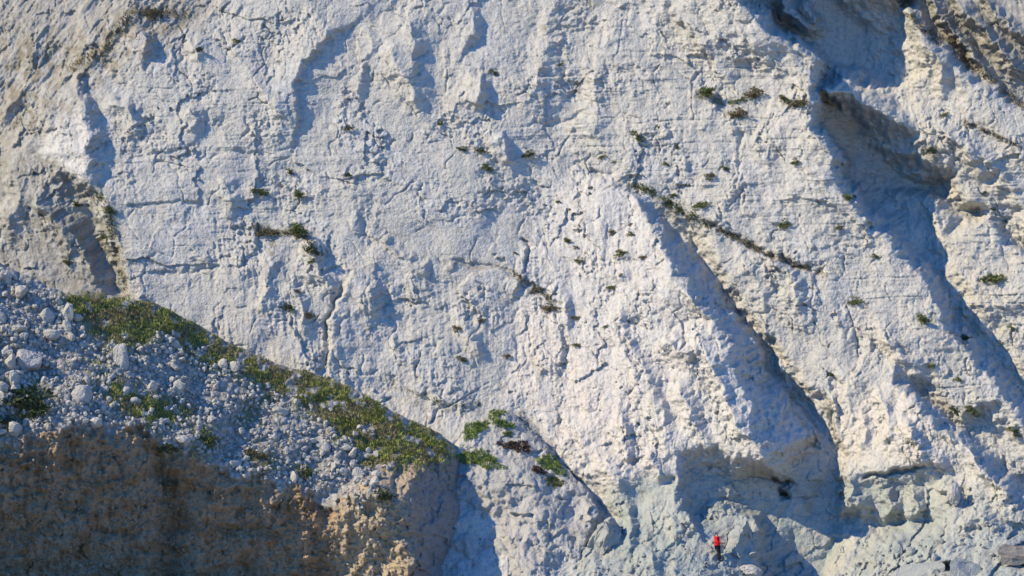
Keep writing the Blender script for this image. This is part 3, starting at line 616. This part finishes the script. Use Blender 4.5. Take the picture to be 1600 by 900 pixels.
PROT = [tri_mesh('boulder_shape', rock_shape(IV2, RK, 7, (1, RK.uniform(.7, 1), RK.uniform(.6, .95))), IF2, M_boulder) for _ in range(14)]
M_greenrock = mat_rock('green_grey_rock', .5, 2.5, .18, False, (.41, .42, .385))
PROTG = [tri_mesh('grey_boulder_shape', rock_shape(IV2, RK, 7, (1, RK.uniform(.7, 1), RK.uniform(.6, .95))), IF2, M_greenrock) for _ in range(8)]
def inpoly(p, u, v):
    c = False; n = len(p)
    for k in range(n):
        (x0, y0), (x1, y1) = p[k], p[(k+1) % n]
        if (y0 > v) != (y1 > v) and u < (x1-x0)*(v-y0)/(y1-y0)+x0: c = not c
    return c
RUB = [(0,420),(100,465),(150,540),(250,490),(300,530),(420,600),(520,640),(600,690),(610,760),(560,800),(470,760),(380,745),(300,700),(220,665),(110,665),(0,680),(-120,640),(-120,430)]
FANP = [(950,860),(1040,815),(1105,835),(1190,860),(1260,900),(1250,960),(900,960),(915,900)]
APRP = [(1300,900),(1370,860),(1410,845),(1470,835),(1540,800),(1650,820),(1650,960),(1260,960)]
def px(u, v): return float(near_t(np.float64(u), np.float64(v)))/FOC
def put_rock(u, v, r, protos, label, group, name='chalk_boulder', cat='boulder', sink=.25):
    o = bpy.data.objects.new(name, RK.choice(protos)); COL.objects.link(o); p = surf(u, v); n = normal_at(u, v)
    o.location = p+n*r*(1-2*sink)*.6; o.rotation_euler = tuple(RK.uniform(0, 6.28, 3)); o.scale = (r, r*RK.uniform(.75, 1.1), r*RK.uniform(.75, 1.05))
    return tag(o, label, cat, group)
def pick(poly, g_max=.5):
    us = [p[0] for p in poly]; vs = [p[1] for p in poly]
    while True:
        u = RK.uniform(min(us), max(us)); v = RK.uniform(min(vs), max(vs))
        if inpoly(poly, u, v) and float(GG(np.float64(u), np.float64(v))) < g_max: return u, v
for k in range(215):
    u, v = pick(RUB); put_rock(u, v, (.14+.44*RK.random()**2.4)*(1.3 if u < 150 else 1), PROT, 'loose pale chalk boulder lying among the rubble on the near grassy mound', 'boulders strewn over the near mound')
for k in range(22):
    u, v = pick(FANP, 2); put_rock(u, v, RK.uniform(.15, .38), PROTG, 'grey chalk boulder in the rubble around the feet of the person in red', 'boulders in the rubble around the person', 'grey_boulder')
for k in range(30):
    u, v = pick(APRP, 2); put_rock(u, v, RK.uniform(.15, .42), PROTG, 'grey chalk boulder on the rubble apron at the lower right foot of the cliff', 'boulders on the lower right apron', 'grey_boulder')
def rubble(name, poly, n, r0, r1, mat, label, gmax=.45):
    Vs, Fs = [], []
    base = [rock_shape(IV1, RK, 6, (1, RK.uniform(.6, 1), RK.uniform(.5, .95)), .0) for _ in range(16)]
    us = [p[0] for p in poly]; vs = [p[1] for p in poly]; U = RK.uniform(min(us), max(us), n*4); V = RK.uniform(min(vs), max(vs), n*4)
    M = np.zeros(len(U), bool)
    for k in range(len(poly)):
        (x0, y0), (x1, y1) = poly[k], poly[(k+1) % len(poly)]
        if y0 != y1: M ^= ((y0 > V) != (y1 > V)) & (U < (x1-x0)*(V-y0)/(y1-y0)+x0)
    M &= GG(U, V) < gmax; M &= np.array(fbm(U/34, V/26, 3, 600)) > -.28-.5*(RK.random(len(U)) < .3); U = U[M][:n]; V = V[M][:n]; Tt = near_t(U, V); C = world(U, V, Tt)
    R = r0+(r1-r0)*RK.random(len(U))**2.6*np.clip(1+.9*np.array(perlin(U/40, V/30, 610)), .4, 1.6)
    for k in range(len(U)):
        a, b, c = RK.uniform(0, 6.28, 3); m = np.array(Matrix.Rotation(a, 3, 'X')@Matrix.Rotation(b, 3, 'Y')@Matrix.Rotation(c, 3, 'Z'))
        Vs.append(base[k % 16]@m.T*R[k]+C[k]+np.array([0, -.3*R[k], .2*R[k]])); Fs.append(IF1+k*len(IV1))
    me = tri_mesh(name, np.concatenate(Vs), np.concatenate(Fs), mat); o = bpy.data.objects.new(name, me); COL.objects.link(o); return tag(o, label, 'rubble', None, 'stuff')
rubble('rubble', RUB, 6000, .06, .26, M_boulder, 'fine pale chalk rubble spilling over the near mound')
rubble('rubble', FANP, 450, .04, .16, M_greenrock, 'grey rubble heaped at the foot of the central spur', 2)
rubble('rubble', APRP, 600, .04, .16, M_greenrock, 'grey green rubble apron at the lower right cliff foot', 2)
WALLP = [(-50,700),(230,700),(300,740),(500,800),(640,800),(640,960),(-50,960)]
M_wallstone = mat_rock('wall_stone', .5, 2.5, .3, False, (.42, .35, .26))
rubble('stones', WALLP, 2600, .03, .13, M_wallstone, 'small stones set in the brown earth bank under the mound', 2)

# boulders and blocks one can point to
def block(name, label, u, v, wpx, hpx, seed, mat, depth=.8, tilt=0, cuts=9, cat='boulder', push=.15):
    R = np.random.default_rng(seed); s = px(u, v); V = rock_shape(IV3, R, cuts, (1, 1, 1), .06)
    V = V+IV3*(.05*np.array(fbm(IV3[:, 0]*3+seed, IV3[:, 1]*3+IV3[:, 2]*2.2, 4, seed)))[:, None]
    V = V*np.array([wpx*s/2, depth*wpx*s/2, hpx*s/2]); m = np.array(Matrix.Rotation(tilt, 3, 'Y')); V = V@m.T
    me = tri_mesh(name, V, IF3, mat); o = bpy.data.objects.new(name, me); COL.objects.link(o)
    o.location = surf(u, v)+Vector((0, -push*wpx*s, 0)); return tag(o, label, cat)
M_pale = mat_rock('pale_block', .6, 2, .2, False, (.50, .48, .44))
def hull(name, label, pts, mat, seed, cat='boulder', rough=.10):
    """an angular block through corner points (u, v, metres in front of the ground there)"""
    R = np.random.default_rng(seed); cu = np.mean([p[0] for p in pts]); cv = np.mean([p[1] for p in pts]); t0 = float(near_t(np.float64(cu), np.float64(cv)))
    bm = bmesh.new(); [bm.verts.new(world(u, v, t0-d)) for u, v, d in pts]; bmesh.ops.convex_hull(bm, input=bm.verts[:]); 
    for k in range(4):
        bmesh.ops.subdivide_edges(bm, edges=bm.edges[:], cuts=1, use_grid_fill=True)
        for q in bm.verts: q.co += Vector(R.normal(size=3))*rough*.5**(k+.6) if k < 3 else Vector((0, 0, 0))
    bmesh.ops.triangulate(bm, faces=bm.faces[:]); me = bpy.data.meshes.new(name); bm.to_mesh(me); bm.free(); c = sum((v_.co for v_ in me.vertices), Vector())/len(me.vertices)
    me.transform(Matrix.Translation(-c)); me.materials.append(mat); o = bpy.data.objects.new(name, me); o.location = c; COL.objects.link(o); return tag(o, label, cat)
hull('chalk_block', 'big angular pale block at the cliff foot left of the person', [(912,846,.2),(950,812,.2),(958,816,1.0),(926,866,1.2),(986,838,-.3),(980,862,.0),(950,868,.5),(930,850,-1.5),(975,830,-1.5),(970,850,1.0),(940,824,.7)], M_greenrock, 3, 'boulder', .24)
hull('rock_spire', 'pointed pale crag standing just right behind the person in red', [(1124,872,.3),(1130,838,.2),(1150,808,.0),(1164,812,.2),(1156,826,.9),(1146,874,1.3),(1186,866,-.2),(1180,840,-.3),(1160,870,-1)], M_greenrock, 4, 'boulder', .22)
hull('forked_crag', 'small forked crag above the pointed crag behind the person', [(1098,800,.2),(1108,794,.3),(1128,786,.3),(1146,792,.2),(1118,822,.9),(1130,812,.9),(1110,826,.2),(1125,806,-1)], M_greenrock, 5, 'boulder', .2)
block('chalk_block', 'upright pale block surrounded by grass on the near mound', 190, 562, 34, 52, 12, M_pale, .8, .15, 8)
block('chalk_block', 'knobbly pale block on the dark left end of the near mound', 52, 562, 52, 46, 13, M_pale, .8, -.5, 7)
block('round_boulder', 'smooth rounded pale boulder in a brown patch of the near mound', 211, 627, 20, 15, 14, M_pale, .8, 0, 4)
block('round_boulder', 'small rounded pale boulder just right below the smooth boulder', 236, 642, 15, 11, 15, M_pale, .8, 0, 4)
block('chalk_block', 'stubby pale block above the earth bank at middle of the near mound', 130, 620, 34, 40, 16, M_pale, .8, .3, 8)
block('chalk_block', 'sunlit tan and white block at the right brow of the earth bank', 560, 742, 26, 24, 17, M_pale, .8, .3, 8)
block('chalk_block', 'upright pale block beside a dark gap on the lower right apron', 1404, 860, 18, 28, 18, M_greenrock, .8, .15, 8)
block('chalk_block', 'pale block right of the dark gap on the lower right apron', 1424, 862, 18, 22, 19, M_greenrock, .8, -.15, 8)
hull('rock_slab', 'long flat grey slab at the bottom edge below the apron', [(1392,896,.3),(1410,884,.2),(1470,876,.3),(1476,884,1.0),(1470,916,1.2),(1395,916,1.0),(1440,890,-1.2)], M_greenrock, 6, 'slab', .06)
hull('rock_slab', 'upright pale slab right of the narrow dark gap at the bottom edge', [(1485,916,1.0),(1486,876,.6),(1500,870,.2),(1535,886,.2),(1530,916,1.0),(1510,880,-1)], M_greenrock, 7, 'slab', .08)
hull('rock_slab', 'brown weathered slab jutting in at the lower right corner', [(1558,858,.8),(1570,852,.4),(1640,850,.5),(1640,880,1.2),(1564,882,1.3),(1600,860,-1.0)], mat_rock('brown_slab', .5, 2, .2, False, (.30, .27, .23)), 8, 'slab', .16)
block('chalk_block', 'bulging pale lump near the foot of the lower right rib', 1487, 772, 26, 42, 22, M_pale, .7, .1, 8)
block('chalk_block', 'pale block at the bottom edge right of the person', 1172, 893, 40, 22, 23, M_pale, .8, .1, 8)
block('chalk_block', 'protruding knob with a dark underside high on the central spur crest', 1046, 542, 34, 24, 24, M_pale, .7, .1, 8, 'boulder', .0)
block('chalk_block', 'white knob catching the sun at the top left of the cliff', 222, 64, 34, 34, 25, M_pale, .6, .3, 7, 'boulder', -.05)

# ---- plants
def leaves(Cn, Nn, size, R, up=.4):
    """one small bent leaf (two triangles) at every centre"""
    n = len(Cn); a = R.normal(size=(n, 3)); a /= np.linalg.norm(a, axis=1)[:, None]; d = Nn*1.0+a*.9; d[:, 2] += up; d /= np.linalg.norm(d, axis=1)[:, None]
    sd_ = np.cross(d, R.normal(size=(n, 3))); sd_ /= np.linalg.norm(sd_, axis=1)[:, None]; s = (size*R.uniform(.6, 1.4, n))[:, None]
    V = np.stack([Cn-sd_*s*.35, Cn+sd_*s*.35, Cn+d*s*1.5], 1).reshape(-1, 3); F = np.arange(3*n).reshape(-1, 3); return V, F
def tuft_mesh(seed, mat, n=420, flat=.6, leaf=.16):
    R = np.random.default_rng(seed); cl = R.normal(size=(7, 3))*np.array([.45, .35, .28*flat/.6]); cr = R.uniform(.25, .5, 7)
    k = R.integers(0, 7, n); d = R.normal(size=(n, 3)); d /= np.linalg.norm(d, axis=1)[:, None]
    C = cl[k]+d*(cr[k]*R.random(n)**.4)[:, None]*np.array([1, .9, flat]); V, F = leaves(C, d, leaf, R); return tri_mesh('tuft_shape', V, F, mat)
TF = {'g': [tuft_mesh(30+i, M_green) for i in range(5)], 'd': [tuft_mesh(40+i, M_dark) for i in range(4)], 'b': [tuft_mesh(50+i, M_dry) for i in range(4)]}
TUFTS = [
 (995,214,15,'g','largest round tuft on the upper face above the long ledge'), (826,242,13,'d','wide dark tuft level with the pair of tufts left of it'),
 (770,114,9,'g','small tuft beside the pale overhang high in the middle'), (877,101,7,'g','tiny tuft below the gully at the top middle'), (905,131,9,'g','upright narrow tuft right below the tiny top middle tuft'),
 (723,234,11,'d','left tuft of the close pair near the middle of the face'), (750,236,10,'d','right tuft of the close pair near the middle of the face'), (757,264,12,'g','tall tuft hanging below the close pair of tufts'),
 (543,202,9,'d','dark tuft under the narrow V shaped gully'), (543,275,9,'d','dark tuft well below the V shaped gully'), (688,194,7,'g','small lone tuft up left of the close pair'),
 (943,246,8,'g','small tuft just above the upper tip of the long ledge'), (960,254,5,'g','speck of green right beside the tip of the long ledge'), (1039,258,7,'g','small tuft in a slanting crack above the long ledge'),
 (1059,231,6,'d','tiny dark tuft above the slanting crack right of the largest round tuft'), (1028,199,5,'g','speck of green up right of the largest round tuft'), (1053,306,8,'d','small dark tuft sitting right above the long ledge'),
 (923,294,5,'d','upper of two dark specks on the top of the central spur'), (922,303,4,'d','lower of two dark specks on the top of the central spur'), (873,316,6,'d','dark speck left of the two specks on the central spur top'),
 (890,328,4,'b','faint brown speck below the dark speck on the central spur top'), (957,365,9,'b','left brownish tuft of the cluster near the central spur crest'), (986,369,9,'g','right green tuft of the cluster near the central spur crest'),
 (985,352,5,'b','tiny tuft on top of the cluster near the central spur crest'), (885,378,10,'g','flat tuft out on the left flank of the central spur'), (901,387,6,'b','small brown tuft touching the flat tuft on the spur flank'),
 (972,400,14,'g','bushiest grey green tuft in the middle of the spur cluster'), (905,410,10,'g','round green tuft below the flat tuft on the spur flank'), (1004,403,7,'b','brown tuft right of the bushiest tuft on the spur'),
 (970,431,5,'b','tiny brown tuft under the bushiest tuft on the spur'), (959,451,10,'g','round green tuft at the bottom of the spur cluster'), (806,396,6,'b','small brown tuft beside the curved crack left of the spur'),
 (1098,324,15,'g','round bushy tuft right above the shadowed lee of the central spur'), (1101,150,20,'g','long dark tuft at the left end of the upper ledge scrub'), (1151,184,18,'b','brownish tuft under the upper ledge scrub'),
 (1176,152,18,'b','dry tuft in the middle of the upper ledge scrub'), (1222,156,12,'g','left tuft of two beside the mouth of the big shadowed bowl'), (1251,162,17,'b','right tuft of two beside the mouth of the big shadowed bowl'),
 (1111,275,11,'b','low tuft left of a pair on the layered face'), (1131,263,8,'g','small tuft up right of the low tuft on the layered face'), (1243,255,10,'g','lone tuft on the layered face left of the big bowl'),
 (1078,290,7,'g','small tuft up left of the round bushy tuft by the ledge'), (1226,353,14,'g','spreading tuft on the layered face above the ledge end'), (1321,312,12,'g','tuft on the lit edge of the big shadowed bowl'),
 (1311,357,9,'g','tuft just below the one on the lit bowl edge'), (1366,402,8,'g','small tuft down on the crest beside the long shadow'), (1456,235,14,'d','dark bush in shadow at the right wall of the big bowl'),
 (1478,181,9,'g','tuft on the lit rocks right of the big bowl'), (1538,302,6,'d','upper dark speck of three in the right hand shadow'), (1552,326,6,'d','middle dark speck of three in the right hand shadow'), (1570,345,5,'d','lower dark speck of three in the right hand shadow'),
 (1556,442,22,'g','broad tuft at the foot of the stepped rock rib on the right'), (1493,66,18,'b','brown scrub clump on the dark far ridge top right'), (1438,502,17,'g','wide tuft on the face left of the long shadow'),
 (1506,530,12,'d','dark tuft on the very lip beside the long shadow'), (1580,513,9,'g','neat round tuft right of the long shadow'), (1341,475,14,'g','dark green tuft hanging at the lower end of the ledge line'),
 (1456,572,9,'g','tuft at the end of a slanting crack in the lower right face'), (1497,596,10,'g','small round tuft lower right beneath the shadow lip'), (1513,642,17,'g','bigger tuft of the pair above the lower right rib'),
 (1492,640,10,'g','smaller tuft of the pair above the lower right rib'), (1297,586,6,'d','speck of a tuft above the pale lower right rib'), (1584,672,15,'g','tuft in the corner of the face at the right edge'),
 (903,541,8,'g','small tuft on the pink tinted flank of the spur'), (948,511,6,'g','tiny tuft left of a long crack in the spur'), (717,514,10,'b','left tuft of two on the ribbed wall left of the spur'), (752,503,8,'b','right tuft of two on the ribbed wall left of the spur'),
 (720,561,9,'g','lone tuft low on the ribbed wall above the mound shoulder'), (858,485,16,'b','brown clump at the lower end of the broken ledge'), (900,497,11,'b','scruffy clump right of the broken ledge end'), (836,457,11,'b','brown clump in the broken ledge above the spur flank'),
 (793,557,9,'b','brownish tuft at the left foot of the spur'), (983,502,5,'b','left of two tiny specks right of the long crack'), (993,506,4,'b','right of two tiny specks right of the long crack'),
 (455,270,10,'d','dark tuft on the open left face above a pair of flat tufts'), (402,301,14,'g','left flat tuft of the pair on the left face'), (466,307,14,'g','right flat tuft of the pair on the left face'),
 (170,330,12,'g','upper green bush on the pale edge of the left recess'), (167,370,12,'g','lower green bush on the pale edge of the left recess'), (120,320,10,'d','dark bush inside the left recess'), (105,410,9,'g','small bush low inside the left recess'),
 (310,80,11,'d','dark tuft among broken rocks at the top left'), (370,68,10,'g','tuft right of the broken rocks at the top left'), (240,22,18,'b','dry brown scrub at the top edge left'),
 (462,366,26,'g','big scrub clump crowning the small buttress'), (416,366,20,'b','browner scrub clump left on the small buttress top'), (487,392,15,'d','dark clump hanging over the right edge of the small buttress'),
 (488,409,9,'g','green tuft just below the dark clump on the buttress'), (449,482,15,'d','dark bush half way down the small buttress'), (481,495,11,'b','brown tuft right below the bush on the buttress'), (464,456,6,'d','dark speck above the bush on the buttress'),
 (48,632,48,'d','large dark bush on the left of the near mound'), (8,660,24,'d','dark bush cut by the left edge of the photo'), (400,712,24,'b','brown and green clump at the brow of the earth bank'), (474,744,20,'g','bright green tuft at the brow of the earth bank'),
 (318,688,24,'g','olive clump overhanging the earth bank left of the brown clump'), (258,756,22,'b','brown clump in the dark hollow of the earth bank'), (262,700,18,'d','dark clump at the top of the hollow in the bank'), (600,775,20,'d','dark tuft in the shade on the right brow'), (1222,770,14,'d','dark leaves added as shade in the small cavity in the cliff foot'),  # cavity clump is added to darken the hole
]
for u, v, s_, k, lab in TUFTS:
    o = bpy.data.objects.new({'g': 'cliff_tuft', 'd': 'dark_bush', 'b': 'dry_tuft'}[k], random.choice(TF[k])); COL.objects.link(o)
    q = s_*px(u, v)*1.0; n = normal_at(u, v); o.location = surf(u, v)+n*q*.25
    o.rotation_euler = (0, random.uniform(-.35, .35), 0); o.scale = (q, q*.8, q*random.uniform(.6, .8)); tag(o, lab, 'bush' if s_ > 14 else 'tuft')

def strip(name, label, pts, wpx, dens, size, mats, seed, cat='scrub', kind=None, drop=0):
    """plants rooted along a line on the rock"""
    R = np.random.default_rng(seed); L = [math.dist(pts[k], pts[k+1]) for k in range(len(pts)-1)]; n = int(sum(L)*wpx*dens); U = []; V = []
    for k, l in enumerate(L):
        m = int(n*l/sum(L)); t = R.random(m); U.append(pts[k][0]+t*(pts[k+1][0]-pts[k][0])); V.append(pts[k][1]+t*(pts[k+1][1]-pts[k][1]))
    U = np.concatenate(U); V = np.concatenate(V); g = np.array(perlin(U/14, V/14, seed % 50)); keep = g > -.12+.3*R.random(len(U))-.2
    U = U[keep]+R.normal(size=keep.sum())*wpx*.4; V = V[keep]+R.normal(size=keep.sum())*wpx*.4
    C = world(U, V, near_t(U, V)); N = np.tile([-.2, -.8, .5], (len(U), 1)); C = C+N*R.uniform(0, .12, (len(U), 1))
    Vv, F = leaves(C, N, size, R); o = bpy.data.objects.new(name, tri_mesh(name, Vv, F, mats)); COL.objects.link(o); return tag(o, label, cat, None, 'stuff')
SC = 'ledge_scrub'
strip(SC, 'green brown scrub along the upper half of the long slanting ledge', [(985,289),(1020,302),(1050,322),(1110,353)], 9, 1.0, .10, M_green, 1)
strip(SC, 'thin dry brown scrub along the lower half of the long slanting ledge', [(1110,353),(1190,394),(1290,431)], 6, 1.3, .10, M_dry, 2)
strip(SC, 'dark brown scrub in the cleft of the far top right ridge', [(1405,0),(1440,45),(1480,75),(1530,112),(1600,168)], 9, .5, .12, M_dry, 3)
strip(SC, 'brown scrub line below the far ridge at the right edge', [(1508,192),(1540,206),(1600,232)], 5, .9, .1, M_dry, 4)
strip(SC, 'scrub growing up the pale edge beside the left recess', [(145,292),(170,330),(180,380),(195,455)], 9, .6, .10, M_green, 5)
strip(SC, 'dry brown grass streak sweeping across the top left slope', [(110,108),(160,80),(205,22),(300,22)], 12, .35, .12, M_dry, 6)
strip(SC, 'scrub fringe on top of the small buttress', [(395,356),(430,366),(475,366),(492,392)], 8, .8, .1, M_dry, 7)
strip(SC, 'patchy scrub on the broken ledge left of the central spur', [(800,428),(840,450),(872,486)], 7, .6, .1, M_dry, 8)
strip(SC, 'scrub line across the layered face beneath the top', [(1092,148),(1140,162),(1182,152)], 6, .8, .1, M_green, 9)
strip(SC, 'scrub row at the mouth of the big shadowed bowl', [(1222,161),(1264,160)], 5, .8, .1, M_green, 10)
strip(SC, 'thin scrub line on the wall above the mound crest', [(640,612),(700,634),(755,632)], 5, .5, .09, M_green, 11)
strip(SC, 'dark scrub trail down the seam right of the rock shoulder', [(812,652),(850,695),(885,738)], 5, .5, .09, M_dark, 12)

def patch(name, label, u0, v0, ru, rv, ang, mat, seed, n=900, size=.10, cat='grass patch'):
    R = np.random.default_rng(seed); a = R.uniform(0, 2*np.pi, n); q = np.sqrt(R.random(n))*(1+.25*np.sin(3*a+seed)+.15*np.sin(7*a+2*seed)); x = q*np.cos(a)*ru; y = q*np.sin(a)*rv
    U = u0+x*math.cos(ang)-y*math.sin(ang); V = v0+x*math.sin(ang)+y*math.cos(ang); C = world(U, V, near_t(U, V)); N = np.tile([-.1, -.6, .75], (n, 1)); C = C+N*R.uniform(-.02, .1, (n, 1))
    Vv, F = leaves(C, N, size, R, .8); o = bpy.data.objects.new(name, tri_mesh(name, Vv, F, mat)); COL.objects.link(o); return tag(o, label, cat)
M_lush = mat_plain('lush_grass', (.22, .29, .06), .8, .35, 3); M_heath = mat_plain('brown_heath', (.10, .065, .045), .9, .4, 4)
patch('grass_patch', 'green grass patch on the upper left of the rock shoulder', 742, 672, 22, 11, -.5, M_lush, 1)
patch('grass_patch', 'narrow grass patch near the very top of the rock shoulder', 776, 647, 12, 5, -.1, M_lush, 2, 350)
patch('grass_patch', 'thin grass patch slanting right below the shoulder top', 784, 662, 22, 6, .35, M_lush, 3, 500)
patch('grass_patch', 'tiny grass spot above the brown heath patch', 794, 679, 7, 4, 0, M_lush, 4, 140)
patch('heath_patch', 'dark brown heath patch in the middle of the rock shoulder', 808, 699, 24, 8, .15, M_heath, 5, 800, .10, 'heath')
patch('grass_patch', 'largest bright green grass patch on the rock shoulder', 748, 719, 38, 12, .2, M_lush, 6, 1500)
patch('grass_patch', 'bright grass patch at the right edge of the rock shoulder', 862, 727, 24, 11, .55, M_lush, 7, 1000)
patch('heath_patch', 'dark scrap of heath under the right edge grass patch', 842, 736, 12, 5, .4, M_heath, 8, 250, .10, 'heath')
patch('grass_patch', 'dull small grass patch lowest on the rock shoulder', 866, 754, 15, 8, .3, M_green, 9, 400)

# grass over the near mound: too many blades to count
def mound_grass():
    R = np.random.default_rng(77); n = 200000; U = R.uniform(-120, 720, n); V = R.uniform(400, 740, n); g = GG(U, V)
    cl = np.array(perlin(U/5, V/4, 9))+.6*np.array(perlin(U/16, V/12, 10)); k = (R.random(n) < g*1.2) & (cl > -.35)
    ft = FG.samp(FT, U, V); k &= ft < 125; U = U[k][:90000]; V = V[k][:90000]; C = world(U, V, FG.samp(FT, U, V)); N = np.tile([-.1, -.5, .85], (len(U), 1))
    C = C+N*np.clip(.16*cl[k][:90000, None], -.02, .2); Vv, F = leaves(C, N, .10, R, .9)
    br = np.array(fbm(U/45, V/30, 3, 21)) > .3
    for nm, m, mat, lb in (('grass', ~br, M_grass, 'green and olive grass carpeting the crest of the near mound'), ('dry_grass', br, mat_plain('dry_mound_grass', (.36, .30, .13), .9, .4, 2), 'dry brownish grass mixed into the green on the near mound')):
        i = np.repeat(m, 3); o = bpy.data.objects.new(nm, tri_mesh(nm, Vv[i], np.arange(i.sum()).reshape(-1, 3), mat)); COL.objects.link(o); tag(o, lb, 'grass', None, 'stuff')
mound_grass()

# ------------------------------------------------------------------ the person in red at the cliff foot
def skin(name, verts, edges, radii, mat, parent=None, root=0, sub=2):
    me = bpy.data.meshes.new(name); me.from_pydata(verts, edges, []); o = bpy.data.objects.new(name, me); COL.objects.link(o)
    md = o.modifiers.new('Skin', 'SKIN'); md.use_smooth_shade = True
    for i, r in enumerate(radii):
        q = me.skin_vertices[0].data[i]; q.radius = (r, r) if not isinstance(r, tuple) else r; q.use_root = (i == root)
    sb = o.modifiers.new('Sub', 'SUBSURF'); sb.levels = sub; sb.render_levels = sub; me.materials.append(mat)
    if parent: o.parent = parent
    return o
M_skin = mat_plain('skin', (.50, .30, .21), .6, .05); M_red = mat_plain('red_jacket', (.75, .012, .02), .7, .12, 12); M_blk = mat_plain('dark_trousers', (.014, .014, .018), .85, .3, 12); M_hair = mat_plain('dark_hair', (.03, .022, .018), .7, .2, 30)
# local frame: faces +x, left side +y
J = [(0,0,.92),(0,0,1.10),(.01,0,1.30),(.02,0,1.43),(.04,0,1.51),(.05,0,1.60),(.055,0,1.69),            # 0 pelvis .. 6 crown
     (.01,.17,1.40),(.03,.23,1.14),(.22,.20,1.05),(.28,.19,1.06),                                          # 7-10 left arm
     (.01,-.17,1.40),(.06,-.22,1.15),(.28,-.17,1.10),(.35,-.155,1.12),                                      # 11-14 right arm
     (.0,.10,.86),(.05,.12,.48),(-.02,.13,.09),(.10,.14,.04),                                              # 15-18 left leg
     (.0,-.10,.86),(.10,-.11,.49),(.10,-.12,.09),(.23,-.13,.04)]                                           # 19-22 right leg
E = [(0,1),(1,2),(2,3),(3,4),(4,5),(5,6),(3,7),(7,8),(8,9),(9,10),(3,11),(11,12),(12,13),(13,14),(0,15),(15,16),(16,17),(17,18),(0,19),(19,20),(20,21),(21,22)]
Rd = [.125,.115,.13,.09,.052,.085,.07,.06,.045,.034,.032,.06,.045,.034,.032,.085,.058,.038,.036,.085,.058,.038,.036]
def finger(base, dirs):
    i = len(J); J.append(tuple(base)); p = Vector(base); ids = [i]
    for d, l in dirs: p = p+Vector(d).normalized()*l; J.append(tuple(p)); ids.append(len(J)-1)
    return ids
for wr, sy in ((10, 1), (14, -1)):
    b = Vector(J[wr])
    for f, (oy, l) in enumerate([(.028, .03), (.010, .034), (-.010, .032), (-.028, .026)]):
        ids = finger(b+Vector((.03, oy, 0)), [((1, 0, -.25), l), ((.7, 0, -.8), l*.8), ((.1, 0, -1), l*.6)])
        E.append((wr, ids[0])); E += [(ids[k], ids[k+1]) for k in range(3)]; Rd += [.011, .010, .0095, .008]
    ids = finger(b+Vector((.0, -.03*sy, .005)), [((.7, -.7*sy, -.1), .03), ((1, -.1*sy, -.3), .028)]); E.append((wr, ids[0])); E += [(ids[0], ids[1]), (ids[1], ids[2])]; Rd += [.012, .011, .009]
person = skin('person', J, E, Rd, M_skin, None, 0, 2)
pp = surf(1123, 877); person.location = pp+Vector((0, -.10, .02)); person.rotation_euler = (0, math.radians(-5), math.radians(-18)); person.scale = (1.03, 1.03, 1.03)
tag(person, 'person in a red jacket and black trousers standing on the rubble at the cliff foot', 'person')
skin('jacket', [(0,0,.86),(0,0,1.0),(0,0,1.14),(.01,0,1.30),(.02,0,1.42),(.03,0,1.475),(.01,.17,1.405),(.03,.235,1.14),(.20,.205,1.05),(.01,-.17,1.405),(.06,-.225,1.15),(.26,-.175,1.10)],
     [(0,1),(1,2),(2,3),(3,4),(4,5),(4,6),(6,7),(7,8),(4,9),(9,10),(10,11)], [.195,.19,.18,.19,.135,.08,.10,.085,.062,.10,.085,.062], M_red, person, 3)
skin('trousers', [(0,0,.90),(0,.10,.84),(.05,.12,.48),(-.02,.13,.05),(0,-.10,.84),(.10,-.11,.49),(.10,-.12,.05)], [(0,1),(1,2),(2,3),(0,4),(4,5),(5,6)], [.15,.12,.088,.07,.12,.088,.07], M_blk, person, 0)
for sy in (0, 1):
    a, b = [((-.03,.13,.05),(.13,.14,.035)), ((.09,-.12,.05),(.25,-.13,.035))][sy]; skin('boot', [a, tuple(np.mean([a, b], 0)), b], [(0,1),(1,2)], [.05,.05,.04], M_blk, person)
skin('hair', [(.02,0,1.60),(.03,0,1.67),(.055,0,1.715)], [(0,1),(1,2)], [.085,.092,.06], M_hair, person)
skin('nose', [(.125,0,1.60),(.150,0,1.59)], [(0,1)], [.012,.010], M_skin, person, 0, 1)
skin('mouth', [(.128,-.02,1.56),(.132,.02,1.56)], [(0,1)], [.007,.007], mat_plain('lips', (.35,.12,.10)), person, 0, 1)
for sy in (-1, 1):
    skin('eye', [(.122,.03*sy,1.625),(.130,.03*sy,1.625)], [(0,1)], [.010,.008], M_hair, person, 0, 1); skin('ear', [(.045,.088*sy,1.585),(.045,.090*sy,1.625)], [(0,1)], [.014,.016], M_skin, person, 0, 1)
